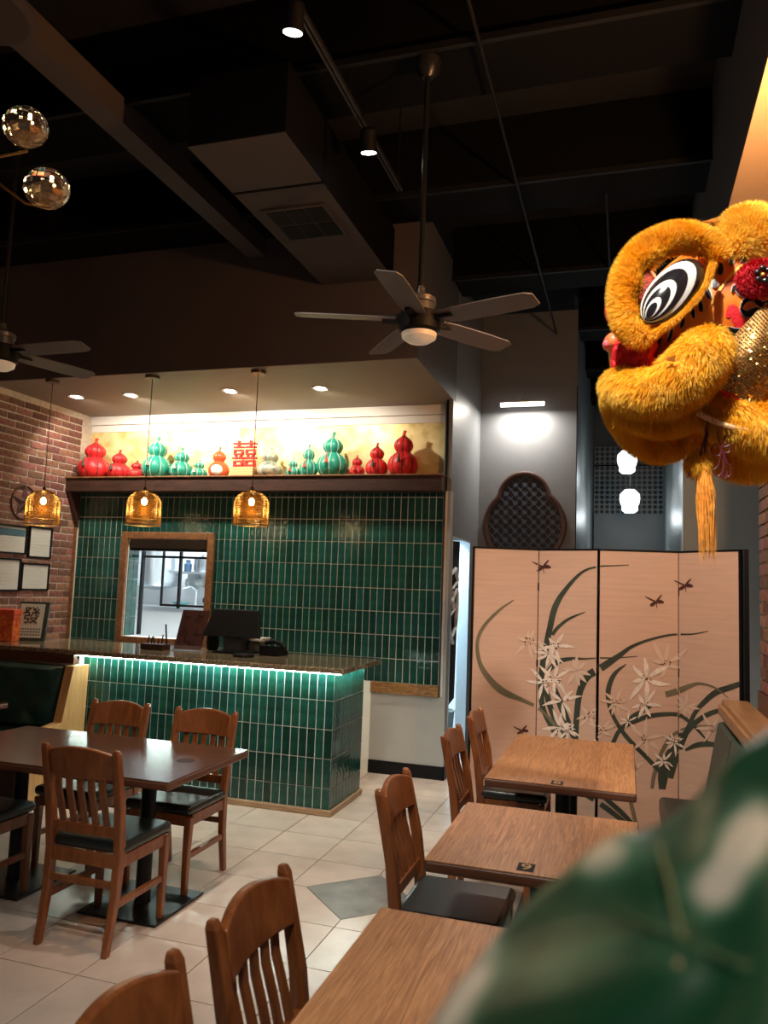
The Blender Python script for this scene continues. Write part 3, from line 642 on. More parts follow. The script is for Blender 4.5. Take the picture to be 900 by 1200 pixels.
# plaque with the fortune character and orange box
p = on(26, 752)
t = thing('fortune_plaque', 'white plaque with a black character in a dark frame leaning by the brick wall', 'plaque', (p.x-.02, p.y+.1, CTZ), 0.35)
LEAN = 0.22
def pq(x, z, o=0): return Vector((x, z*LEAN-o, z))
b = MB().add([pq(-.13, 0), pq(.14, 0), pq(.14, .36), pq(-.13, .36), pq(-.13, 0, -.03), pq(.14, 0, -.03), pq(.14, .36, -.03), pq(-.13, .36, -.03)], [(0, 1, 2, 3), (7, 6, 5, 4), (0, 4, 5, 1), (1, 5, 6, 2), (2, 6, 7, 3), (3, 7, 4, 0)]); b.build('plaque_frame', M('plaque_frame', (.03, .045, .035), .4), t)
MB().add([pq(-.12, .03, .002), pq(.105, .03, .002), pq(.105, .34, .002), pq(-.12, .34, .002)], [(0, 1, 2, 3)]).build('plaque_face', 'paper', t)
me = xform(text_mesh('發', .17, .001), basis(pq(-.01, .225, .004), (1, 0, 0), (0, LEAN, 1))); link('plaque_character', me, M('ink_red', (.04, .012, .01), .6), t)
b = MB()
for r in range(3):
    for c in range(8): 
        x = -.10+c*.025; z = .05+r*.026; b.add([pq(x, z, .003), pq(x+.017, z, .003), pq(x+.017, z+.014, .003), pq(x, z+.014, .003)], [(0, 1, 2, 3)])
b.build('plaque_small_print', 'ink', t)
p = on(2, 752)
t = thing('orange_gift_box', 'orange red patterned gift box beside the plaque on the countertop', 'box', (p.x-.06, p.y+.08, CTZ), .2)
MB().box(-.14, .12, -.06, .06, 0, .24).build('box_body', ramp_mat('giftbox', [(.4, (.55, .06, .02)), (.6, (.80, .22, .05))], 30, .5), t, bevel=.004)
MB().box(-.145, .125, -.065, .065, .24, .29).build('box_lid', M('giftlid', (.72, .10, .04), .5), t, bevel=.004)
# framed papers, star, camera
def wall_frame(c, label, kind):
    a, b_ = atx(*c[0], XL), atx(*c[1], XL)
    y0, y1, z0, z1 = a.y, b_.y, b_.z, a.z; x = XL+0.010
    t = thing('framed_certificate', label, 'picture frame', (x, (y0+y1)/2, (z0+z1)/2), 0, 'frames on the brick wall')
    w_, h = (y1-y0)/2, (z1-z0)/2; f = .018
    MB().box(0, .02, -w_, w_, h-f, h).box(0, .02, -w_, w_, -h, -h+f).box(0, .02, -w_, -w_+f, -h, h).box(0, .02, w_-f, w_, -h, h).build('frame', 'black', t)
    MB().box(0, .008, -w_+f, w_-f, -h+f, h-f).build('paper_sheet', 'paper', t)
    b = MB(); n = 7
    for k in range(n):
        z = h-f-.03-k*(2*h-2*f-.05)/n
        if kind == 1 and k < 2: continue
        L_ = random.uniform(.4, .85)*(w_-f); b.box(.008, .009, -L_, L_*.9, z-.004, z)
    b.build('printed_lines', M('grey_ink', (.42, .43, .42), .7), t)
    if kind == 1: MB().box(.008, .009, -w_+f+.005, w_-f-.005, h-f-.09, h-f-.02).build('printed_banner', M('banner', (.06, .13, .17), .6), t)
wall_frame([(-22, 611), (28, 650)], 'framed certificate with a dark blue printed banner on the brick wall', 1)
wall_frame([(33, 616), (57, 655)], 'narrow upright framed letter on the brick wall below the pendant', 0)
wall_frame([(-24, 652), (20, 693)], 'wide framed paper on the brick wall under the banner certificate', 0)
wall_frame([(24, 659), (54, 692)], 'square framed note on the brick wall under the upright letter', 0)
p = atx(27, 589, XL)
t = thing('metal_star', 'dark metal star inside a ring hung on the brick wall', 'wall decoration', (XL+.014, p.y, p.z))
R = .17; MB().tube([(0, R*math.cos(2*PI*i/36), R*math.sin(2*PI*i/36)) for i in range(37)], .008, 6, False).build('ring', 'red_trim', t, smooth=True)
pts = [(math.sin(2*PI*i/10)*(R if i % 2 == 0 else R*.40), math.cos(2*PI*i/10)*(R if i % 2 == 0 else R*.40)) for i in range(10)]
b = MB().add([(0.03, 0, 0)]+[(0.0, y, z) for y, z in pts], [(0, i+1, (i+1) % 10+1) for i in range(10)]+[tuple(range(10, 0, -1))]); b.build('star', 'red_trim', t)
p = at(25, 461, 6.35)
t = thing('security_camera', 'small white bullet security camera at the top of the brick wall', 'camera', (p.x, p.y, p.z))
MB().lathe([(.03, 0), (.045, .02), (.045, .13), (.03, .15)], n=16, axis='y').build('camera_body', 'white', t, smooth=True)
MB().lathe([(.001, -.005), (.028, -.003), (.03, 0)], n=16, axis='y', cap=False).build('camera_lens', 'black_gloss', t, smooth=True)
MB().tube([(0, .1, .03), (0, .1, SZ-.006-p.z)], .012).lathe([(.04, SZ-.016-p.z), (.04, SZ-.005-p.z)], (0, .1, 0), 14).build('mount', 'white', t, smooth=True)
# ------------------------------------------------------------------ chairs
def make_chair(label):
    t = thing('dining_chair', label, 'chair')
    for s in (-1, 1):
        MB().sweep([(s*.188, -.232, 0), (s*.190, -.190, .24), (s*.192, -.178, .44), (s*.196, -.205, .66), (s*.200, -.262, .915), (s*.200, -.268, .935)], [.030, .036, .040, .040, .036, .026], [.036, .044, .050, .044, .034, .022]).build('rear_leg', 'chair_wood', t, bevel=.006)
        MB().sweep([(s*.188, .205, 0), (s*.190, .205, .25), (s*.192, .200, .425)], [.030, .036, .042], [.030, .038, .044]).build('front_leg', 'chair_wood', t, bevel=.005)
        MB().sweep([(s*.190, -.19, .0), (s*.190, .20, .0)], .022, .03).mesh
        MB().box(s*.190-.011, s*.190+.011, -.19, .20, .195, .228).build('side_stretcher', 'chair_wood', t, bevel=.004)
        MB().box(s*.192-.013, s*.192+.013, -.17, .19, .375, .435).build('side_apron', 'chair_wood', t, bevel=.003)
    MB().box(-.18, .18, .192, .216, .375, .435).build('front_apron', 'chair_wood', t, bevel=.003)
    MB().box(-.18, .18, -.196, -.172, .375, .435).build('rear_apron', 'chair_wood', t, bevel=.003)
    MB().box(-.18, .18, -.205, -.183, .285, .318).build('rear_stretcher', 'chair_wood', t, bevel=.004)
    MB().box(-.215, .215, -.185, .235, .436, .490).build('seat_cushion', 'vinyl', t, smooth=True, bevel=.024, seg=4)
    def crest(u, v):
        x = -.183+.366*u; a = 1-(2*u-1)**2
        z = .785+v*(.120+.032*a) ; y = -.228-.14*(z-.80)*1.4-.028*a
        return (x, y, z)
    m = MB(); n = 12
    for i in range(n+1):
        for off in (0, .026):
            for v in (0, 1):
                x, y, z = crest(i/n, v); m.v.append((x, y+off-.012, z))
    for i in range(n):
        a, b = i*4, i*4+4
        m.f += [(a, b, b+1, a+1), (a+2, a+3, b+3, b+2), (a+1, b+1, b+3, a+3), (a, a+2, b+2, b)]
    m.f += [(0, 1, 3, 2), (n*4, n*4+2, n*4+3, n*4+1)]
    m.build('crest_rail', 'chair_wood', t, smooth=True, bevel=.006)
    MB().box(-.178, .178, -.203, -.181, .515, .565).build('lower_rail', 'chair_wood', t, bevel=.004)
    for k in range(5):
        x = -.124+.062*k
        MB().sweep([(x, -.192, .56), (x, -.210-.008, .65), (x, -.226-.018, .73), (x, -.238-.016, .80)], .034, .014).build('back_slat', 'chair_wood', t, bevel=.003)
    return t
c0 = make_chair('dark brown slat back chair at the long dark table, its back turned to the room')
c0.location = (-2.455, 3.42, 0)
CH = 'slat back dining chairs'
c0['group'] = CH
for loc_, rz, lab in (((-3.315, 3.42, 0), 0.0, 'slat back chair at the long dark table, the one farther from the service counter end'),
                      ((-2.50, 4.13, 0), PI, 'slat back chair between the dark table and the tiled counter, farther from the booth'),
                      ((-3.13, 4.13, 0), PI, 'slat back chair between the dark table and the booth beneath the countertop'),
                      ((-0.67, 1.93, 0), -PI/2, 'orange brown slat back chair at the wooden table next to the foreground plant'),
                      ((-0.67, 1.36, 0), -PI/2, 'bright orange lit slat back chair with only its crest rail and posts showing'),
                      ((-0.67, 3.235, 0), -PI/2, 'slat back chair at the table numbered 9'),
                      ((-0.69, 4.47, 0), -PI/2, 'slat back chair at the table numbered 8, the one closer to table 9'),
                      ((-0.69, 5.20, 0), -PI/2, 'slat back chair at the table numbered 8, the one against the folding screen')):
    copy_tree(c0, loc_, rz, lab, CH)

# ------------------------------------------------------------------ tables
NUMG = M('number_gold', (.58, .36, .15), .5)
def table(name, label, x0, x1, y0, y1, mat, edge, axis, planks, bases, num=None, group=None, npos=None):
    t = thing(name, label, 'table', ((x0+x1)/2, (y0+y1)/2, 0), 0, group); hx, hy = (x1-x0)/2, (y1-y0)/2
    MB().box(-hx, hx, -hy, hy, .715, .7565).build('tabletop_core', edge, t, bevel=.012, seg=3)
    n = planks
    for k in range(n):
        if axis == 'y':
            a = -hx+.003+k*(2*hx-.006)/n; b = a+(2*hx-.006)/n-.0008
            MB().box(a, b, -hy+.003, hy-.003, .7560, .7600).build('tabletop_plank', mat, t)
        else:
            a = -hy+.003+k*(2*hy-.006)/n; b = a+(2*hy-.006)/n-.0006
            MB().box(-hx+.003, hx-.003, a, b, .7560, .7600).build('tabletop_plank', mat, t)
    for bx, by in bases:
        MB().box(bx-.235, bx+.235, by-.235, by+.235, .002, .014).build('base_plate', 'black_metal', t, bevel=.004)
        MB().lathe([(.045, .014), (.04, .03), (.04, .69), (.05, .70)], (bx, by, 0), 20).build('column', 'black_metal', t, smooth=True)
        MB().box(bx-.2, bx+.2, by-.03, by+.03, .695, .715).box(bx-.03, bx+.03, by-.2, by+.2, .695, .714).build('top_bracket', 'black_metal', t)
    if num:
        nx, ny = npos[0]-t.location.x, npos[1]-t.location.y
        pl = MB().box(nx-.030, nx+.030, ny-.042, ny+.042, .7598, .7608).build('number_plate', 'black', t)
        link('numeral', xform(text_mesh(num, .085, .0003), basis((nx, ny, .7612), (1, 0, 0), (0, 1, 0))), NUMG, pl)
    return t
table('dining_table', 'light wood four seat table with the number 8 plate', -.705, .058, 4.15, 5.50, 'table_wood', 'table_edge', 'y', 4, [(0, -.35), (0, .35)], '8', 'light wood tables by the booth', (-.333, 4.21))
table('dining_table', 'light wood two seat table with the number 9 plate', -.695, .058, 2.83, 3.655, 'table_wood', 'table_edge', 'y', 4, [(0, 0)], '9', 'light wood tables by the booth', (-.334, 2.90))
table('dining_table', 'light wood table without a visible number beside the foreground plant', -.712, .045, 1.02, 2.376, 'table_wood', 'table_edge', 'y', 4, [(0, -.35), (0, .35)], None, 'light wood tables by the booth')
t = table('long_dining_table', 'long dark brown table with two black pedestals before the tiled counter', -3.69, -2.10, 3.36, 4.205, 'dark_table', 'table_edge', 'x', 3, [(-.42, -.02), (.43, -.02)])
MB().lathe([(.001, .7602), (.05, .7606), (.05, .7600)], (.62, .02, 0), 24, cap=False).build('number_plate', M('bronze_plate', (.05, .025, .015), .3, .5), t)
table('dining_table', 'dark brown table of which only a corner shows before the tufted booth', -5.5, -4.47, 4.28, 4.875, 'dark_table', 'table_edge', 'x', 2, [(0, 0)])

# ------------------------------------------------------------------ right booth
t = thing('wall_booth', 'long dark green booth bench with a light wood cap along the brick wall', 'booth', (.45, 3.3, 0))
MB().box(.165, .31, -2.52, 2.30, 0, 1.05).build('back_board', 'shelf_wood', t)
MB().box(.155, .315, -2.52, 2.31, 1.05, 1.082).build('wood_cap', 'cap_wood', t, bevel=.004)
MB().box(.135, .165, -2.52, 2.31, .985, 1.05).build('cap_fascia', 'cap_wood', t, bevel=.003)
MB().box(-.18, .15, -2.52, 2.05, .02, .36).build('seat_base', 'shelf_wood', t)
for k in range(7):
    y = -2.52+k*.66
    MB().box(-.24, .12, y, y+.655, .36, .475).build('seat_cushion', 'vinyl', t, bevel=.03, seg=3)
    b = MB(); b.add([(.02, y, .47), (.15, y, .47), (.15, y, .97), (.11, y, .97), (.02, y+.655, .47), (.15, y+.655, .47), (.15, y+.655, .97), (.11, y+.655, .97)], [(0, 1, 2, 3), (7, 6, 5, 4), (0, 4, 5, 1), (1, 5, 6, 2), (2, 6, 7, 3), (3, 7, 4, 0)])
    b.build('back_cushion', 'green_vinyl', t, bevel=.02, seg=3)

# ------------------------------------------------------------------ folding screen
SH = 2.075
HP = [Vector((-1.137, 5.93, 0)), Vector((-.645, 6.10, 0)), Vector((-.191, 5.93, 0)), Vector((.369, 6.03, 0)), Vector((.742, 5.66, 0))]
scr = thing('folding_screen', 'four panel folding silk screen painted with white orchids and bees', 'folding screen', (0, 0, 0))
for k in range(4):
    a, b = HP[k], HP[k+1]; d = (b-a); L_ = d.length; d = d/L_; n = Vector((d.y, -d.x, 0))   # n faces the room
    c = (a+b)/2; hw = L_/2-.0025
    pn = MB().obox(c+Vector((0, 0, SH/2)), d*(hw-.004), n*.010, Vector((0, 0, SH/2-.012))).build('screen_panel', 'silk', scr)
    fr = MB(); f = .0125
    fr.obox(c+Vector((0, 0, SH-.007)), d*hw, n*f, Vector((0, 0, .007))).obox(c+Vector((0, 0, .02)), d*hw, n*f, Vector((0, 0, .018)))
    for s in (-1, 1):
        outer = (k == 0 and s < 0) or (k == 3 and s > 0)
        wd = .008 if outer else .0022
        fr.obox(c+d*(s*(hw-wd))+Vector((0, 0, SH/2)), d*wd, n*f, Vector((0, 0, SH/2-.002)))
    fr.build('panel_border', 'black', pn)
    if k < 3:
        for hz in (.25, 1.2, 1.78): MB().obox(b+Vector((0, 0, hz)), (.006, 0, 0), (0, .016, 0), (0, 0, .03)).build('hinge', 'black_metal', scr)
MB().obox(HP[4]+Vector((.028, .03, SH/2)), (.014, 0, 0), (0, .03, 0), (0, 0, SH/2)).build('edge_post', 'black', scr)
def on_screen(x, y, off, kk=None):
    r = ray(x, y); o = Vector((0, 0, CAM_H)); best = None
    for k in range(4) if kk is None else (kk,):
        a, b = HP[k], HP[k+1]; d = (b-a); L_ = d.length; d = d/L_; n = Vector((d.y, -d.x, 0)); pl = a+n*off
        s = (pl-o).dot(n)/r.dot(n); p = o+r*s; u = (p-pl).dot(d)/L_
        if kk is not None: return p, k, u
        if .012 <= u <= .988: return p, k, u
    return None
def cat(pts, per=7):
    out = []; P = [np.array(p, float) for p in pts]; P = [2*P[0]-P[1]]+P+[2*P[-1]-P[-2]]
    for i in range(1, len(P)-2):
        for j in range(per):
            t_ = j/per; p0, p1, p2, p3 = P[i-1:i+3]
            out.append(.5*((2*p1)+(-p0+p2)*t_+(2*p0-5*p1+4*p2-p3)*t_**2+(-p0+3*p1-3*p2+p3)*t_**3))
    out.append(P[-2]); return out
def ribbon(pts, off, mb):
    c = cat(pts); prev = None
    for i, p in enumerate(c):
        d = c[min(i+1, len(c)-1)][:2]-c[max(i-1, 0)][:2]; d /= np.linalg.norm(d)+1e-9; nn = np.array([-d[1], d[0]])*max(p[2], .5)/2
        h = on_screen(p[0], p[1], off)
        if h is None: prev = None; continue
        k = h[1]; a = on_screen(p[0]+nn[0], p[1]+nn[1], off, k)[0]; b = on_screen(p[0]-nn[0], p[1]-nn[1], off, k)[0]
        i0 = len(mb.v); mb.v += [tuple(a), tuple(b)]
        if prev is not None and prev[1] == k: mb.f.append((prev[0], prev[0]+1, i0+1, i0))
        prev = (i0, k)
LEAF = M('painted_leaf', (.036, .050, .034), .7, var=.35, vs=9); LEAF2 = M('painted_leaf_light', (.16, .14, .085), .7, var=.2)
PET = M('painted_petal', (.80, .70, .61), .7, var=.15, vs=30); PETF = M('painted_petal_faint', (.69, .52, .40), .7); BEE = M('painted_bee', (.07, .018, .014), .7)
leaves = [
 ([(602,703,1),(585,715,3),(567,734,4),(559.5,752,4),(562,776,5),(573,795,7),(589,810,8),(611,820,5),(631,830,3.5),(649,848,4),(664,872,4)], 1),
 ([(737,662,.8),(718,663,1.2),(701,664,2),(683,670,3),(665,688,5),(651,710,7),(644,738,7),(640,758,7),(635,786,7),(634,810,7),(637,832,6),(651,862,5)], 0),
 ([(686,717,.8),(667,725,3),(654,735,4),(647,744,4)], 0), ([(747,769,.7),(720,771,1.4),(703,771,1.6),(685,772,2),(668,772,4),(653,776,6),(641,788,5)], 0),
 ([(830,739.5,.8),(812,743,1.5),(786,744,2.5),(760,750,3),(740,758,4),(726,768,6),(704,783,9),(689,792,9),(681,806,8),(677,826,7),(674,866,7)], 0),
 ([(734,778,.8),(720,790,5),(713,808,6),(714,826,5),(720,842,4.5),(730,858,5),(742,872,5),(757,887,5),(775,906,5)], 0),
 ([(716,876,5),(726,856,5),(740,847,5.5),(760,839.5,5.5),(780,837,5),(796,838,4.5),(808,846,4),(820,858,3),(831,871,1)], 0),
 ([(872,800,6),(854,806,7),(838,812,7),(824,824,6),(814,836,5),(808,850,6),(800,868,7),(793,886,7),(786,912,6)], 0),
 ([(866,829,4),(846,832,5),(830,837,6),(816,846,6),(806,856,7),(798,868,8)], 0),
 ([(854,818,.8),(838,806,2),(820,801,3),(808,804,5),(796,809,7),(780,814,7)], 1), ([(765,826,3),(752,834,6),(742,841,8),(732,850,6)], 0),
 ([(850,876,.8),(833,872,6),(817,873,6),(803,879,3)], 0), ([(833,850,.8),(807,852,2),(787,863,4),(775,883,5),(767,907,5),(764,924,4)], 1),
 ([(800,860,7),(788,880,12),(778,905,13),(776,925,8)], 0), ([(639,804,6),(643,822,7),(651,846,5),(662,864,4)], 0), ([(649,804,5),(657,826,8),(667,850,7),(672,864,6)], 0),
 ([(684,930,5),(712,948,6),(744,974,5)], 0), ([(705,932,4),(726,950,6),(746,970,4)], 0), ([(738,935,4),(742,952,5),(747,972,4)], 1)]
for pts, m_ in leaves:
    b = MB(); ribbon(pts, .0118+random.random()*.0006, b)
    if b.f: b.build('painted_leaf', LEAF2 if m_ else LEAF, scr)
def petal(cx, cy, ang, ln, wd, mb, off=.0128):
    dx, dy = math.cos(ang), math.sin(ang); bend = random.uniform(-.25, .25)
    pts = [(cx+dx*ln*t_-dy*bend*ln*t_*t_, cy+dy*ln*t_+dx*bend*ln*t_*t_, w_) for t_, w_ in ((.08, .8), (.3, wd*.8), (.55, wd), (.8, wd*.6), (1, .4))]
    ribbon(pts, off, mb)
for cx, cy, sz, fa in ((620,752,20,1),(650,758,20,0),(643,766,18,0),(637,800,20,0),(650,795,20,0),(659,822,20,0),(655,852,20,0),(666,856,14,0),(676,786,22,1),(780,778,26,1),(757,796,28,0),(722,824,18,1),(755,826,22,0),(705,856,20,1),(757,866,22,1),(803,828,16,1),(835,853,18,1),(740,900,16,1),(690,838,18,1),(790,870,14,0),(778,892,14,0),(736,845,12,0)):
    b = MB(); n = random.choice((6, 7, 8)); a0 = random.random()*6
    for q in range(n): petal(cx, cy, a0+q*2*PI/n+random.uniform(-.3, .3), sz*random.uniform(.6, 1.2), sz*.20, b, .0130+random.random()*.0006)
    if b.f: b.build('painted_flower', PETF if fa else PET, scr)
    if random.random() < .75:
        b = MB()
        for q in range(7):
            x, y = cx+random.uniform(-6, 6), cy+random.uniform(-5, 5); ribbon([(x, y, 1.4), (x+1.2, y+.8, 1.4)], .0140, b)
        if b.f: b.build('flower_stamens', BEE, scr)['kind'] = 'stuff'
for cx, cy, s in ((636.5, 665, 1), (769, 706, 1), (803, 687, 1), (612, 857, .8)):
    b = MB()
    ribbon([(cx-7*s, cy+4*s, 2), (cx-4*s, cy+2*s, 4*s), (cx, cy, 2), (cx+4*s, cy-1*s, 4.5*s), (cx+9*s, cy, 2)], .0133, b)
    ribbon([(cx, cy-1, 2), (cx+4*s, cy-6*s, 2), (cx+7*s, cy-9*s, .7)], .0133, b); ribbon([(cx-1, cy-1, 2), (cx-7*s, cy-4*s, 1.6), (cx-13*s, cy-7*s, .7)], .0133, b); ribbon([(cx, cy, 1), (cx+1, cy+7*s, .7)], .0133, b)
    if b.f: b.build('painted_bee', BEE, scr)

# ------------------------------------------------------------------ pier: picture light and lattice window
p = at(612, 474, PY-.22)
t = thing('picture_light', 'white glowing tube picture light on the grey pier wall', 'wall lamp', (p.x, PY, p.z))
MB().tube([(-.235, -.22, 0), (.235, -.22, 0)], .021, 12).build('light_tube', emis('tube', (1, .97, .90), 5), t, smooth=True)
MB().box(-.24, .24, -.255, -.185, .018, .030).build('reflector', 'white_trim', t)
MB().box(-.04, .04, -.012, -.001, .02, .10).build('wall_plate', 'black_metal', t)
for s in (-.02, .02): MB().tube([(s, -.01, .07), (s, -.18, .075), (s, -.22, .03)], .006, 6).build('bracket_arm', 'brass', t)
lamp('picture_light_beam', 'AREA', (p.x, PY-.22, p.z-.03), 21, (1, .93, .82), (p.x, PY-.20, p.z-.9), .46, .06)
LC = Vector((-1.066, 0, 2.50)); circ = [((0, -.045), .452), ((-.010, .270), .290), ((0, -.36), .29)]
def rad(th):
    d = Vector((math.cos(th), math.sin(th))); best = 0
    for (c, r) in circ:
        c = Vector(c); b_ = d.dot(c); q = b_*b_-c.dot(c)+r*r
        if q > 0: best = max(best, b_+math.sqrt(q))
    return best
t = thing('lattice_window', 'dark wood lobed lattice window ornament on the grey pier wall', 'wall ornament', (LC.x, PY-.001, LC.z))
N_ = 120
def ringm(prof):
    b = MB(); k = len(prof)
    for i in range(N_):
        th = 2*PI*i/N_; r = rad(th)
        for ds, y in prof: b.v.append(((r-ds)*math.cos(th), y, (r-ds)*math.sin(th)))
    for i in range(N_):
        j = (i+1) % N_
        for q in range(k): b.f.append((i*k+q, i*k+(q+1) % k, j*k+(q+1) % k, j*k+q))
    return b
fr = ringm([(0, 0), (0, -.035), (.012, -.05), (.028, -.05), (.034, -.038), (.05, -.038), (.055, -.03), (.055, 0)]).build('lobed_frame', M('ornament_wood', (.055, .024, .018), .4), t, smooth=True)
MB().prism([((rad(2*PI*i/N_)-.03)*math.cos(2*PI*i/N_), (rad(2*PI*i/N_)-.03)*math.sin(2*PI*i/N_)) for i in range(N_)], (0, -.001, 0), (1, 0, 0), (0, 0, 1), (0, -.004, 0)).build('back_board', M('ornament_back', (.012, .013, .020), .5), t)
LM = M('lattice_blue', (.040, .046, .066), .35)
for s in (1, -1):
    d = Vector((1, s)).normalized(); nn = Vector((-d.y, d.x))
    for q in range(-10, 11):
        o2 = nn*(q*.072); inside = [u*.01 for u in range(-70, 71) if (lambda P: P.length < rad(math.atan2(P.y, P.x))-.045)(o2+d*(u*.01))]
        if len(inside) < 5: continue
        a, b_ = o2+d*inside[0], o2+d*inside[-1]; c = (a+b_)/2; h = (b_-a)/2; y = -.012 if s > 0 else -.020
        MB().obox((c.x, y, c.y), (h.x, 0, h.y), (0, .004, 0), (nn.x*.008, 0, nn.y*.008)).build('lattice_bar', LM, t)
for q in range(-5, 6):       # woven knots where the bars cross
    for r_ in range(-5, 6):
        c = Vector((q*.102, r_*.102))
        if c.length < rad(math.atan2(c.y, c.x))-.07: MB().obox((c.x, -.026, c.y), (.015, 0, .015), (0, .003, 0), (-.015, 0, .015)).build('lattice_knot', LM, t)
# corridor: perforated screen and two glass pendants
b = MB(); x0, x1, z0, z1 = -.50, .56, 3.03, 4.13; nx, nz = 13, 14; cw, chh = (x1-x0)/nx, (z1-z0)/nz
for i in range(nx):
    for j in range(nz):
        cx0, cz0 = x0+i*cw, z0+j*chh; o8 = [(0, 0), (.5, 0), (1, 0), (1, .5), (1, 1), (.5, 1), (0, 1), (0, .5)]
        I = len(b.v); b.v += [(cx0+u*cw, 12.9, cz0+v*chh) for u, v in o8]
        b.v += [(cx0+(.5+.41*math.cos(a))*cw, 12.9, cz0+(.5+.41*math.sin(a))*chh) for a in [PI*1.25+PI/4*q for q in range(8)]]
        b.f += [(I+q, I+(q+1) % 8, I+8+(q+1) % 8, I+8+q) for q in range(8)]
t = thing('perforated_partition', 'dark perforated metal partition at the end of the corridor', 'partition', (0, 0, 0))
PM = M('perforated', (.13, .15, .155), .5)
b.build('perforated_sheet', PM, t)
MB().box(x0, x1, 12.88, 12.9, 3.81, 3.83).build('partition_rail', 'flange', t); MB().box(x0, x1, 12.88, 12.92, 0, z0).build('lower_panel', M('lower_panel', (.12, .14, .142), .5), t)
def glass_pendant(px, py, Y, lab):
    p = at(px, py, Y); t = thing('globe_pendant', lab, 'pendant lamp', (p.x, Y, p.z), 0, 'white glass pendants in the corridor')
    r = 11.5/905*Y*.96
    MB().lathe([(r*.5, r*1.15), (r*.95, r*.7), (r, r*.2), (r*.9, -r*.35), (r*.78, -r*.5), (r*.80, -r*.95), (r*.5, -r*1.2), (.01, -r*1.25)], n=24).build('glass_globe', emis('globe', (.92, .98, 1), 1.7), t, smooth=True)
    MB().lathe([(r*.5, r*1.15), (r*.4, r*1.35), (r*.12, r*1.4), (.006, r*1.5), (.006, CEIL-p.z)], n=12).build('stem', 'steel', t, smooth=True)
    lamp('globe_light', 'POINT', (p.x, Y, p.z-r*1.8), 10, (.86, .95, 1), size=.1)
glass_pendant(735, 541, 9.9, 'white glass globe pendant hanging higher in the corridor behind the screen')
glass_pendant(738, 587, 11.6, 'white glass globe pendant hanging lower and deeper in the corridor')

# ------------------------------------------------------------------ ceiling fans
BL = M('fan_blade', (.13, .108, .10), .5, var=.06, vs=6); SIL = M('fan_silver', (.22, .22, .23), .3, .7)
def fan(x, y, z, a0, zc, label):
    t = thing('ceiling_fan', label, 'ceiling fan', (x, y, z), 0, 'ceiling fans')
    MB().tube([(0, 0, .12), (0, 0, zc-z)], .014, 10).build('down_rod', 'black_metal', t, smooth=True)
    MB().lathe([(.03, zc-z-.10), (.065, zc-z-.06), (.075, zc-z)], n=20).build('ceiling_canopy', 'black_metal', t, smooth=True)
    MB().lathe([(.02, .17), (.03, .13), (.06, .115), (.085, .10), (.085, .075), (.075, .07), (.08, .02), (.105, .015)], n=28).build('motor_cap', SIL, t, smooth=True)
    MB().lathe([(.105, .02), (.11, -.005), (.11, -.075), (.095, -.09)], n=28).build('motor_housing', 'black', t, smooth=True)
    MB().lathe([(.095, -.088), (.09, -.115), (.06, -.135), (.001, -.142)], n=28, cap=False).build('light_bowl', M('fan_bowl', (.72, .58, .42), .4, emit=(1, .8, .55), es=.12), t, smooth=True)
    for k in range(5):
        a = math.radians(a0+72*k); ca, sa = math.cos(a), math.sin(a)
        b = MB(); pr = [(.13, .052), (.22, .062), (.45, .066), (.62, .062), (.66, .040)]; tl_ = math.radians(12)
        vs = []
        for th_ in (0, .006):
            for s in (-1, 1):
                for r_, w_ in pr: vs.append((r_, s*w_+(.012 if s > 0 else 0), -.02+-s*w_*math.tan(tl_)+th_))
        n = len(pr); F = []
        for q in range(n-1):
            F += [(q, n+q, n+q+1, q+1), (2*n+q, 2*n+q+1, 3*n+q+1, 3*n+q), (q, q+1, 2*n+q+1, 2*n+q), (n+q, 3*n+q, 3*n+q+1, n+q+1)]
        F += [(0, 2*n, 3*n, n), (n-1, 2*n-1, 4*n-1, 3*n-1)]
        b.add([(x_*ca-y_*sa, x_*sa+y_*ca, z_) for x_, y_, z_ in vs], F); bl = b.build('fan_blade', BL, t)
        b = MB(); b.add([(r_*ca-y_*sa, r_*sa+y_*ca, z_) for r_, y_, z_ in ((.09, -.03, -.035), (.09, .03, -.02), (.20, .035, -.014), (.20, -.03, -.032), (.09, -.03, -.005), (.09, .03, .005), (.20, .035, -.004), (.20, -.03, -.02))], [(3, 2, 1, 0), (4, 5, 6, 7), (0, 1, 5, 4), (1, 2, 6, 5), (2, 3, 7, 6), (3, 0, 4, 7)]); b.build('blade_iron', 'black', bl)
fan(-1.055, 3.85, 3.17, 55, 4.62, 'five blade ceiling fan hanging before the pier wall with a pale light bowl')
fan(-3.85, 3.88, 3.17, -1, 4.9, 'ceiling fan hanging above the long dark table beside the brick wall')
